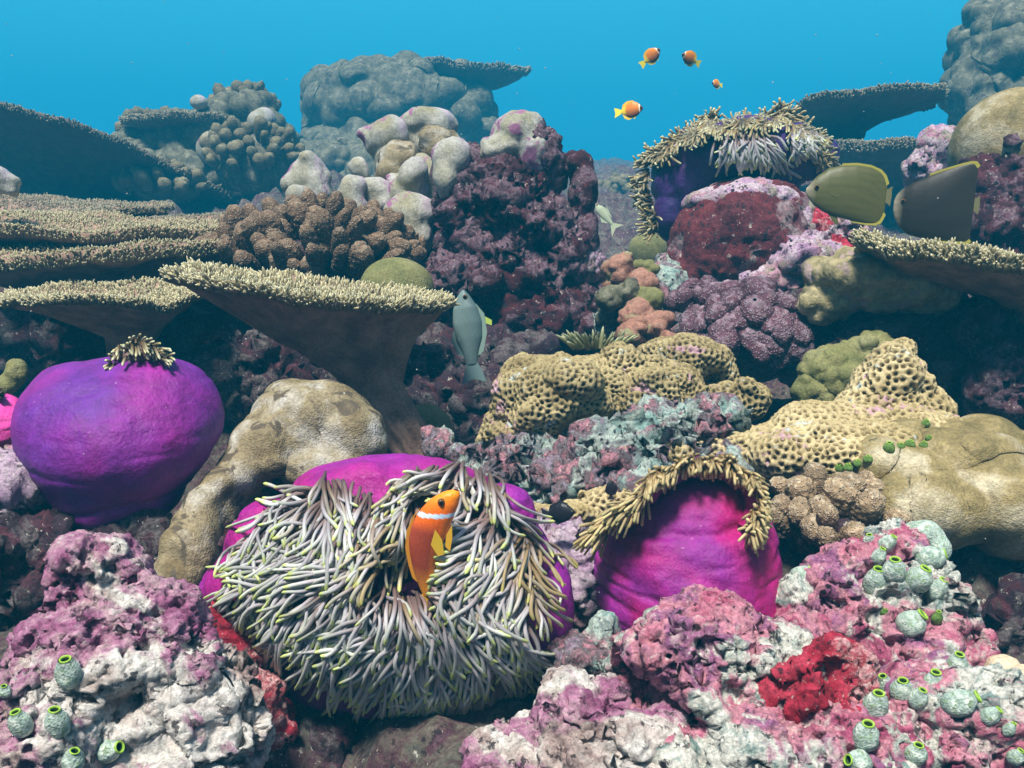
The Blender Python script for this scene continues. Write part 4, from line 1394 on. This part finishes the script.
# crowned anemone, back right
DT = 2.12
T = thing('sea_anemone', 'dark blue-violet sea anemone crowned with pale tentacles on top of the maroon boulder', 'sea anemone', P(730, 230, DT))
me = blobs([E(735, 160, DT, 78, 34, 60), E(690, 175, DT, 42, 42, 40), E(775, 155, DT, 48, 34, 42), E(675, 205, DT, 20, 44, 24, 10), E(700, 140, DT, 30, 22), E(820, 158, DT, 14, 22, 14), E(740, 188, DT, 58, 18, 40)], .0065, 4)
disp(me, lambda V: .014 * fbm(V, 9, 3, 7))
lobe = link('column', me, M['col_blue'], T)
wt = wfun_from(bvh(lobe), DT, x0=620, x1=850, y0=90, y1=270, step=4)
g_ = np.random.default_rng(51)
pt = []
dr = []
le = []
rim2 = [(652, 232), (646, 205), (645, 178), (652, 158), (668, 144), (690, 132), (705, 126), (722, 124), (745, 118), (770, 116), (792, 120), (810, 130), (822, 148), (828, 166)]
ru_ = np.linspace(0, 1, len(rim2))
n = 950
u = g_.uniform(0, 1, n) ** .9
bx = np.interp(u, ru_, [p[0] for p in rim2])
by = np.interp(u, ru_, [p[1] for p in rim2])
inn = g_.uniform(-.03, .07, n)
by += 5 * np.sin(u * 23) + 3 * np.sin(u * 47 + 1)
bx += 3 * np.sin(u * 31)
bx = bx + (735 - bx) * inn
by = by + (185 - by) * inn
dirs = np.stack([(bx - 735) / 90 * .8 + g_.normal(size=n) * .5, g_.normal(size=n) * .6 + .25], -1)
ll = g_.uniform(9, 17, n)
m2 = 130
cx2 = g_.normal(size=m2) * 14 + 748
cy2 = 128 + g_.uniform(0, 18, m2) + .01 * (cx2 - 742) ** 2
d2 = np.stack([(cx2 - 735) / 40 * .8 + g_.normal(size=m2) * .25, np.ones(m2)], -1)
l2 = g_.uniform(24, 38, m2)
m3 = 130
cx3 = g_.uniform(790, 812, m3)
cy3 = g_.uniform(125, 145, m3)
d3 = np.stack([.5 + g_.normal(size=m3) * .25, np.ones(m3)], -1)
l3 = g_.uniform(14, 26, m3)
rt = np.concatenate([np.stack([bx, by], -1), np.stack([cx2, cy2], -1), np.stack([cx3, cy3], -1)])
dd = np.concatenate([dirs, d2, d3])
dd /= np.linalg.norm(dd, axis=1, keepdims=True)
lll = np.concatenate([ll, l2, l3])
pth = strands(rt, dd, lll, lambda a, b: np.maximum(wt(a, b), .0) , DT, g_, lift=.018, curl=.4, layer=.02, jit=.2, K=9)
hue = np.concatenate([g_.uniform(.3, .9, n), g_.uniform(0, .4, m2), g_.uniform(0, .5, m3)])
rd_ = finish(pth, g_, 1.25, DT)
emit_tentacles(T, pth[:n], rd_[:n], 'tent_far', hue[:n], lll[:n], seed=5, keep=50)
emit_tentacles(T, pth[n:], rd_[n:] * 1.15, 'tent', hue[n:] * .4, lll[n:], seed=6, keep=49)


# ------------------------------------------------------------------ tunicates
def tunicate(px, py, w, tilt, label, on, green=False, group=None, hk=1.25):
    r = hit(px, py, on)
    if r is None:
        return
    p, nrm, _ = r
    d = p @ CAM_F
    R = S(w / 2, d)
    hk = hk * rng.uniform(.85, 1.2)
    tilt = tilt + rng.uniform(-12, 12)
    H = R * 2 * hk
    up = CAM_U * math.cos(math.radians(tilt)) + CAM_R * math.sin(math.radians(tilt)) - CAM_F * .45
    up /= np.linalg.norm(up)
    base = p - up * H * .5 - CAM_F * R * .4
    T = thing('sea_squirt', label, 'sea squirt', base + up * H * .02, group)
    prof = [(0, .30), (.06, .62), (.16, .86), (.32, 1.0), (.5, 1.0), (.66, .90), (.80, .70), (.90, .52), (.96, .46)]
    lip = [(.955, .475), (.99, .47), (1.01, .42), (1.0, .35), (.95, .31)]
    inn = [(.96, .315), (.85, .30), (.6, .30), (.55, .02)]
    a1 = np.cross(up, CAM_F)
    a1 /= np.linalg.norm(a1)
    a2 = np.cross(up, a1)
    A = 28
    th = np.linspace(0, 2 * np.pi, A, endpoint=False)
    ob = rng.uniform(.82, .98)

    def lathe(pr, f=1.0):
        pr = np.array(pr)
        t = np.linspace(0, 1, len(pr) * 2)
        hh = np.interp(t, np.linspace(0, 1, len(pr)), pr[:, 0])
        rr = np.interp(t, np.linspace(0, 1, len(pr)), pr[:, 1])
        return (base + up * (hh * H)[:, None, None] + (a1 * np.cos(th)[None, :, None] + a2 * np.sin(th)[None, :, None] * ob) * (rr * R * f)[:, None, None]).reshape(-1, 3), grid_faces(len(hh), A)[:, ::-1]
    V, Fc = lathe(prof)
    me = mesh_np('body', V, Fc)
    sd = int(px)
    disp(me, lambda V: R * (.10 * vnoise(V / R * 1.1, sd) + .04 * vnoise(V / R * 5, sd)))
    link('body', me, M['tunic_green' if green else 'tunic'], T)
    V, Fc = lathe(lip)
    link('siphon_lip', mesh_np('siphon_lip', V, Fc), M['tunic_lip'], T)
    V, Fc = lathe(inn)
    link('siphon_opening', mesh_np('siphon_opening', V, Fc), M['throat'], T)


ru, rl, fl_ = [D['ru']], [D['rl'], D['fs'], D['fc']], [D['fl']]
G1, G2, G3, G4 = 'sea squirts on the standing rock', 'sea squirts on the corner rock', 'sea squirts on the white-faced boulder', 'small green sea squirts along the coral seam'
for a in [(874, 580, 23, -8, 'pale sea squirt leaning left, lowest left of the upright trio on the standing rock', ru, 0, G1), (892, 569, 23, 0, 'round whitish sea squirt in the middle of the upright trio', ru, 0, G1),
          (917, 577, 25, 14, 'largest upright sea squirt right of the whitish one, green lip turned right', ru, 0, G1), (936, 588, 20, 25, 'sea squirt at the right rim of the standing rock with green lip facing right', ru, 0, G1),
          (929, 556, 24, 70, 'sea squirt lying sideways on top of the standing rock', ru, 0, G1), (878, 555, 14, 5, 'small pale sea squirt above the whitish one', ru, 0, G1), (886, 543, 16, 20, 'sea squirt near the summit of the standing rock', ru, 0, G1),
          (868, 540, 13, -10, 'tiny pale sea squirt at the summit of the standing rock', ru, 0, G1), (909, 621, 28, 42, 'big tilted sea squirt with dark opening alone below the trio', ru, 0, G1), (936, 617, 11, 0, 'tiny dark green sea squirt right of the big tilted one', ru, 1, G1),
          (800, 574, 19, 60, 'sea squirt with green lip touching the magenta anemone base', ru, 0, G1), (785, 577, 12, 0, 'small pale sea squirt squeezed against the magenta anemone', ru, 0, G1), (884, 612, 9, 0, 'tiny green bud between the trio and the big tilted sea squirt', ru, 1, G1),
          (882, 682, 17, -5, 'small sea squirt at the left end of the row on the corner rock', rl, 0, G2), (900, 688, 22, 0, 'second sea squirt of the row on the corner rock', rl, 0, G2), (917, 697, 18, 5, 'short sea squirt in front of the row on the corner rock', rl, 0, G2),
          (931, 682, 22, 10, 'sea squirt at the right end of the row on the corner rock', rl, 0, G2), (874, 703, 25, -8, 'stout sea squirt below the left end of the row', rl, 0, G2), (958, 700, 27, 70, 'large sea squirt pointing right on the corner rock crest', rl, 0, G2),
          (955, 662, 20, 10, 'sea squirt at the rear top of the corner rock', rl, 0, G2), (974, 660, 15, 0, 'dark green sea squirt beside the rear one on the corner rock', rl, 1, G2), (989, 714, 18, 30, 'sea squirt right of the large pointing one, lip up', rl, 0, G2),
          (864, 734, 26, -5, 'tall greenish sea squirt beside the red sponge edge', rl, 0, G2), (914, 752, 22, 5, 'round sea squirt near the bottom centre of the corner rock', rl, 0, G2), (856, 760, 24, -60, 'sea squirt lying left at the bottom edge', rl, 0, G2),
          (1014, 755, 16, 20, 'sea squirt in the extreme lower right corner', rl, 0, G2), (1008, 728, 12, 20, 'small sea squirt above the lower right corner', rl, 0, G2),
          (71, 671, 25, -10, 'round pale sea squirt with yellow-green opening high on the white-faced boulder', fl_, 0, G3), (23, 721, 23, 0, 'dull sea squirt at the left of the lower three on the white-faced boulder', fl_, 0, G3), (59, 721, 25, 5, 'middle pale sea squirt low on the white-faced boulder', fl_, 0, G3),
          (110, 748, 26, 65, 'long sea squirt lying right near the bottom of the white-faced boulder', fl_, 0, G3), (76, 758, 22, 20, 'sea squirt at the bottom edge left of the long lying one', fl_, 0, G3), (6, 690, 13, 0, 'tiny sea squirt at the left edge of the white-faced boulder', fl_, 0, G3)]:
    tunicate(a[0], a[1], a[2], a[3], a[4], a[5], bool(a[6]), a[7])
for i, (px, py, w) in enumerate([(888, 447, 12), (900, 446, 9), (909, 444, 11), (923, 445, 9), (928, 438, 7), (925, 423, 9), (838, 468, 8), (847, 467, 10), (857, 463, 9), (867, 459, 10)]):
    lb = ['leftmost green sea squirt of the upper seam row', 'small green sea squirt second in the upper seam row', 'bright green sea squirt in the middle of the upper seam row', 'dull green sea squirt at the right of the upper seam row',
          'tiny green sea squirt above the right end of the upper seam row', 'lone green sea squirt under the honeycomb peak', 'leftmost small green sea squirt of the lower seam row', 'second green sea squirt of the lower seam row',
          'third green sea squirt of the lower seam row', 'rightmost green sea squirt of the lower seam row'][i]
    tunicate(px, py, w, 0, lb, [D['hf'], D['pl'], D['hp']], True, G4, .9)
soft('lobed_sponge', 'pale smooth greenish lump behind the sea squirts at the summit of the standing rock', 'sponge', [E(924, 534, 1.03, 20, 14, 16, 12), E(938, 548, 1.02, 12, 14)], .003, 'tunic', 99, .003, 30)


# ------------------------------------------------------------------ fish
def fin(T, name, pts, thick, org, ax, up, side, L_, col, name_mat='fin'):
    bm = bmesh.new()
    pts = np.array(pts, float)
    c = pts.mean(0)
    out = []
    for sgn in (-1, 1):
        out.append([bm.verts.new(org + ax * p[0] * L_ + up * p[1] * L_ + side * (sgn * thick * L_)) for p in pts])
    n = len(pts)
    bm.faces.new(out[0])
    bm.faces.new(out[1][::-1])
    for i in range(n):
        bm.faces.new((out[0][i], out[0][(i + 1) % n], out[1][(i + 1) % n], out[1][i]))
    bmesh.ops.triangulate(bm, faces=bm.faces[:])
    bmesh.ops.recalc_face_normals(bm, faces=bm.faces[:])
    me = bpy.data.meshes.new(name)
    bm.to_mesh(me)
    bm.free()
    attr(me, 'col', np.tile(np.array(col, float), (len(me.vertices), 1)))
    return link(name, me, M[name_mat], T)


def fish(name, label, head, tail, roll_up, prof, colf, fins, eye=None, bend=0.0, group=None, eyer=.022, yaw=0.0):
    """head, tail: world points of snout and tail root; roll_up: dorsal direction; prof rows (s, top, bottom, half thickness) in body lengths, s 0 at the snout"""
    head, tail = np.array(head), np.array(tail)
    ax = tail - head
    L_ = np.linalg.norm(ax)
    ax /= L_
    up = np.array(roll_up, float)
    up -= ax * (up @ ax)
    up /= np.linalg.norm(up)
    side = np.cross(ax, up)
    prof = np.array(prof, float)
    T = thing(name, label, 'fish', (head + tail) / 2, group)
    n = 90
    s = np.linspace(0, 1, n) ** 1.15
    q = [np.interp(s, prof[:, 0], prof[:, k]) for k in (1, 2, 3)]
    for v in q:
        for _ in range(3):
            v[1:-1] = (v[:-2] + 2 * v[1:-1] + v[2:]) / 4
    A = 40
    th = np.linspace(0, 2 * np.pi, A, endpoint=False)
    mid, hh = (q[0] + q[1]) / 2, (q[0] - q[1]) / 2
    bo = bend * (s * (1 - s)) * 4
    cs, sn = np.cos(th), np.sin(th)
    hx = mid[:, None] + hh[:, None] * sn[None]
    V = head + (ax * s[:, None, None] + up * (hx + bo[:, None])[:, :, None] + side * (q[2][:, None] * cs[None])[:, :, None]) * L_
    me = mesh_np('body', V.reshape(-1, 3), grid_faces(n, A))
    cols = np.array([[colf(s[i], sn[j], hx[i, j]) for j in range(A)] for i in range(n)]).reshape(-1, 3)
    attr(me, 'col', cols)
    B = link('body', me, M['skin'], T)
    for f in fins:
        nm, pts, th_, col = f[:4]
        off = f[4] if len(f) > 4 else 0
        pp = [(a, b + bend * 4 * max(0, a * (1 - a))) for a, b in pts]
        fin(T, nm, pp, th_, head + side * off * L_, ax, up, side, L_, col)
    if eye:
        for sg in (-1, 1):
            es, eh = eye
            w_ = np.interp(es, s, q[2]) * .93
            hm_ = np.interp(es, s, mid)
            hv_ = np.interp(es, s, hh)
            w_ *= math.sqrt(max(.05, 1 - ((eh - hm_) / hv_) ** 2))
            c = head + (ax * es + up * (eh + np.interp(es, s, bo)) + side * sg * w_) * L_
            for nm, rr, mt, pr in (('eye_ring', eyer * 1.5, 'iris', 0), ('eye', eyer, 'eye', .75)):
                bm = bmesh.new()
                bmesh.ops.create_uvsphere(bm, u_segments=14, v_segments=10, radius=rr * L_, matrix=Matrix.Translation(Vector(c + side * sg * pr * eyer * L_)))
                m2_ = bpy.data.meshes.new(nm)
                bm.to_mesh(m2_)
                bm.free()
                link(nm, m2_, M[mt], T)
    return T


M['iris'] = simple('iris', (.10, .05, .01), (.16, .08, .02), 60, .3, 0)


def lerp(a, b, t):
    t = min(1, max(0, t))
    return tuple(x * (1 - t) + y * t for x, y in zip(a, b))


# clownfish: head up, back to the left, belly right
def ccol(s, v, h):
    o, dk, ye = (.88, .15, .008), (.36, .06, .025), (.80, .30, .015)
    if s < .215 + .03 * v:
        return lerp((.95, .30, .01), o, s / .2)
    if s < .255 + .03 * v:
        return (.55, .74, .90)
    c = lerp(o, dk, (s - .28) / .12 * (1 if v > -.4 else .35))
    c = lerp(c, (.85, .22, .01), max(0, (-v - .35) * 1.8))
    c = lerp(c, ye, (s - .72) / .25)
    return c


wh = wm(np.array([445., 437.]), np.array([500., 595.]))
fh = DM - wh[0] - .085
hd = P(456, 490, fh)
tl = P(430, 596, fh + .022)
fish('clownfish', 'orange clownfish with one white head band diving among the tentacles of the open anemone', hd, tl, -CAM_R * 1.0 + CAM_U * .25 - CAM_F * .15,
     [(0, .02, -.03, .02), (.04, .08, -.07, .055), (.12, .125, -.115, .075), (.25, .15, -.15, .09), (.4, .155, -.16, .09), (.55, .14, -.14, .08), (.7, .11, -.11, .065), (.85, .085, -.075, .04), (1.0, .065, -.055, .018)],
     ccol,
     [('dorsal_fin', [(.22, .16), (.3, .175), (.45, .182), (.6, .165), (.75, .135), (.86, .115), (.9, .07), (.7, .11), (.5, .15), (.3, .165)], .006, (.60, .25, .02)),
      ('anal_fin', [(.6, -.15), (.68, -.22), (.8, -.20), (.9, -.10), (.85, -.06)], .006, (.85, .48, .02)),
      ('pelvic_fin', [(.30, -.16), (.42, -.21), (.54, -.22), (.50, -.17), (.40, -.15)], .006, (.72, .40, .03), -.04),
      ('pectoral_fin', [(.34, -.03), (.42, -.12), (.54, -.17), (.57, -.12), (.48, -.04)], .005, (.66, .42, .03), .12),
      ('pectoral_fin', [(.34, -.03), (.42, -.12), (.54, -.17), (.57, -.12), (.48, -.04)], .005, (.66, .42, .03), -.12),
      ('tail_fin', [(.97, .05), (1.06, .08), (1.18, .10), (1.23, .03), (1.22, -.05), (1.18, -.10), (1.06, -.08), (.97, -.05)], .006, (.75, .40, .03))],
     eye=(.11, .045), bend=.15, eyer=.022)

# two butterflyfish on the right
BP = [(0, .01, -.02, .01), (.05, .06, -.07, .03), (.12, .15, -.15, .06), (.22, .26, -.25, .08), (.38, .345, -.33, .09), (.55, .37, -.35, .09), (.72, .365, -.345, .075), (.88, .33, -.31, .045), (.96, .24, -.23, .02), (1, .15, -.15, .01)]


def bcol(base, edge):
    def f(s, v, h):
        c = base
        if s < .13:
            c = lerp((.30, .26, .18), base, s / .13)
        st = .12 * math.sin(h * 70)
        c = tuple(max(0, x * (1 + st)) for x in c)
        if abs(v) > .95 and s > .4:
            c = lerp(c, edge, (abs(v) - .95) * 10)
        return c
    return f


def bfins(base, edge, prof):
    a = np.array(prof)
    ss = np.concatenate([np.linspace(.42, .9, 9), np.linspace(.93, 1.0, 6)])
    tp = [(q_, float(np.interp(q_, a[:, 0], a[:, 1]))) for q_ in ss]
    bt_ = [(q_, float(np.interp(q_, a[:, 0], a[:, 2]))) for q_ in ss if q_ > .55]

    def edge_strip(pts, sg):
        out = [(x_ + .022 * smooth(np.array(x_), .8, 1.0), y_ + sg * .022) for x_, y_ in pts]
        return [(float(x_) - .01, float(y_) - sg * .012) for x_, y_ in pts] + [(float(x_), float(y_)) for x_, y_ in out[::-1]]
    return [('dorsal_fin', edge_strip(tp, 1), .006, edge), ('anal_fin', edge_strip(bt_, -1), .006, edge),
            ('pelvic_fin', [(.30, -.28), (.40, -.40), (.46, -.42), (.42, -.30)], .005, base),
            ('pectoral_fin', [(.28, .0), (.40, .04), (.44, -.05), (.38, -.09), (.29, -.06)], .003, base, -.085),
            ('pectoral_fin', [(.28, .0), (.40, .04), (.44, -.05), (.38, -.09), (.29, -.06)], .003, base, .085),
            ('tail_fin', [(.97, .07), (1.03, .10), (1.06, .13), (1.07, 0), (1.06, -.13), (1.03, -.10), (.97, -.07)], .005, tuple(.3 * x_ + .04 for x_ in edge))]


BP1 = [(0, .02, -.05, .02), (.05, .09, -.11, .04), (.12, .19, -.19, .065), (.25, .30, -.27, .085), (.42, .355, -.32, .09), (.6, .375, -.35, .085), (.78, .36, -.37, .06), (.90, .31, -.37, .03), (.96, .24, -.33, .02), (1, .14, -.22, .008)]
BP2 = [(0, .06, -.10, .02), (.03, .14, -.20, .04), (.10, .22, -.32, .065), (.22, .30, -.42, .085), (.42, .40, -.47, .09), (.6, .47, -.49, .08), (.78, .53, -.50, .05), (.90, .565, -.51, .025), (.96, .56, -.51, .014), (1, .50, -.47, .006)]
b1, b2, ed = (.080, .078, .018), (.020, .015, .009), (.30, .27, .04)
fish('butterflyfish', 'olive-yellow butterflyfish, the left one of the pair by the maroon boulder', P(806, 190, 1.72), P(886, 196, 1.70), CAM_U, BP1, bcol(b1, ed), bfins(b1, ed, BP1), eye=(.12, .03), group='pair of butterflyfish')
fish('butterflyfish', 'darker butterflyfish, the right one of the pair above the frilled right table', P(894, 204, 1.62), P(974, 205, 1.56), CAM_U - CAM_R * .05, BP2, bcol(b2, ed), bfins(b2, ed, BP2), eye=(.12, .03), group='pair of butterflyfish')

# pale hanging fish by the pinnacle


def gcol(s, v, h):
    return lerp((.17, .24, .23), (.07, .11, .11), .5 + .5 * v)


fish('reef_fish', 'pale blue-grey fish hanging steeply in the shade below the pinnacle', P(463, 290, 1.5), P(472, 364, 1.5), CAM_R + CAM_U * .1 - CAM_F * .2,
     [(0, .02, -.02, .02), (.08, .08, -.09, .05), (.25, .17, -.17, .09), (.45, .21, -.20, .10), (.65, .19, -.18, .085), (.85, .11, -.11, .05), (1, .07, -.07, .02)], gcol,
     [('tail_fin', [(.97, .07), (1.1, .13), (1.26, .17), (1.20, 0), (1.26, -.17), (1.1, -.12), (.97, -.07)], .005, (.12, .18, .18)),
      ('dorsal_fin', [(.2, .15), (.35, .25), (.6, .26), (.85, .18), (.9, .10), (.6, .18)], .005, (.18, .26, .22)),
      ('anal_fin', [(.5, -.18), (.65, -.25), (.85, -.18), (.9, -.09)], .005, (.2, .3, .28)),
      ('pelvic_fin', [(.3, .12), (.45, .34), (.52, .33), (.42, .12)], .004, (.35, .45, .08), -.02)], eye=(.1, .03))

# far fish
fish('reef_fish', 'faint teal fish far off in the gap beside the pinnacle', P(594, 203, 2.9), P(612, 224, 2.9), CAM_U + CAM_R,
     [(0, .02, -.02, .02), (.3, .15, -.15, .07), (.6, .14, -.14, .06), (1, .05, -.05, .02)], lambda s, v, h: (.40, .45, .30),
     [('tail_fin', [(.97, .04), (1.3, .30), (1.2, 0), (1.35, -.30), (.97, -.04)], .005, (.42, .46, .30)), ('dorsal_fin', [(.2, .13), (.5, .24), (.85, .14), (.6, .12)], .005, (.36, .42, .28)), ('anal_fin', [(.5, -.13), (.7, -.26), (.9, -.08)], .005, (.36, .42, .28))], eye=(.12, .03))

# four small fish in open water
SP_ = [(0, .02, -.03, .02), (.08, .13, -.12, .06), (.25, .30, -.27, .10), (.45, .38, -.34, .11), (.65, .34, -.32, .09), (.85, .18, -.17, .05), (1, .08, -.08, .02)]


def scol(s, v, h):
    if s < .10:
        return (.08, .03, .02)
    if .12 < s < .17:
        return (.75, .68, .55)
    c = lerp((.75, .22, .02), (.10, .04, .03), (-v) * .9 + .15)
    if s > .72:
        c = lerp(c, (.85, .60, .03), (s - .72) * 8)
    return c


sf = [('tail_fin', [(.96, .07), (1.12, .16), (1.3, .22), (1.26, 0), (1.3, -.22), (1.12, -.15), (.96, -.07)], .008, (.85, .72, .06)),
      ('dorsal_fin', [(.25, .28), (.45, .42), (.7, .42), (.9, .30), (.95, .12), (.8, .22), (.5, .37)], .008, (.90, .50, .03)),
      ('anal_fin', [(.45, -.33), (.65, -.42), (.85, -.33), (.95, -.12), (.75, -.25)], .008, (.80, .55, .05)),
      ('pelvic_fin', [(.3, -.28), (.42, -.42), (.46, -.33)], .008, (.85, .6, .05))]
dv_ = CAM_F
for i, (hx, hy, tx2, ty2, d, u_, lb) in enumerate([
        (660, 49, 645, 62, 2.3, CAM_U - CAM_R * .8, 'upper left orange-brown reef fish in the water above, tail down left'),
        (682, 54, 696, 62, 2.3, CAM_U + CAM_R * .9, 'reddish reef fish right of its twin in the water with yellow back edge'),
        (643, 108, 621, 112, 2.2, CAM_U - CAM_R * .1, 'largest bright orange reef fish swimming in the water left of the crowned anemone'),
        (712, 83, 720, 85, 2.6, CAM_U, 'tiny orange reef fish, smallest of the four in the open water')]):
    fish('reef_fish', lb, P(hx, hy, d), P(tx2, ty2, d + .02), u_, SP_, scol, sf, eye=(.09, .03), eyer=.03, group='small orange fish in open water')
kb = lambda s, v, h: (.012, .012, .016)
bf = [('tail_fin', [(.96, .07), (1.25, .25), (1.2, 0), (1.25, -.25), (.96, -.07)], .01, (.015, .015, .02)), ('dorsal_fin', [(.2, .3), (.5, .45), (.9, .3), (.95, .1), (.5, .33)], .01, (.015, .015, .02)), ('anal_fin', [(.45, -.32), (.7, -.42), (.92, -.2), (.9, -.1)], .01, (.015, .015, .02))]
fish('damselfish', 'small black fish just right of the main anemone rim', P(575, 512, 1.04), P(548, 514, 1.05), CAM_U, [(a, b * 1.0, c, d_ * 1.3) for a, b, c, d_ in SP_], kb, bf, eye=(.1, .04), group='black damselfish')
fish('damselfish', 'tiny black fish hovering left of the magenta anemone brim', P(611, 480, 1.1), P(611, 496, 1.1), CAM_R, SP_, kb, bf, eye=(.1, .04), group='black damselfish')

# specks drifting in the water
g_ = np.random.default_rng(77)
bm = bmesh.new()
for _ in range(170):
    d_ = g_.uniform(.6, 3.2)
    bmesh.ops.create_icosphere(bm, subdivisions=1, radius=S(g_.uniform(.35, .9), d_), matrix=Matrix.Translation(Vector(P(g_.uniform(-100, 1124), g_.uniform(0, 700), d_))))
mp = bpy.data.meshes.new('floating_specks')
bm.to_mesh(mp)
bm.free()
M['speck'] = simple('speck', (.3, .3, .28), (.5, .5, .45), 30, .8, 0)
fs = link('floating_specks', mp, M['speck'])
tag(fs, 'tiny pale specks drifting in the water', 'particles', kind='stuff')
print('faces', sum(len(o.data.polygons) for o in bpy.data.objects if o.type == 'MESH'))
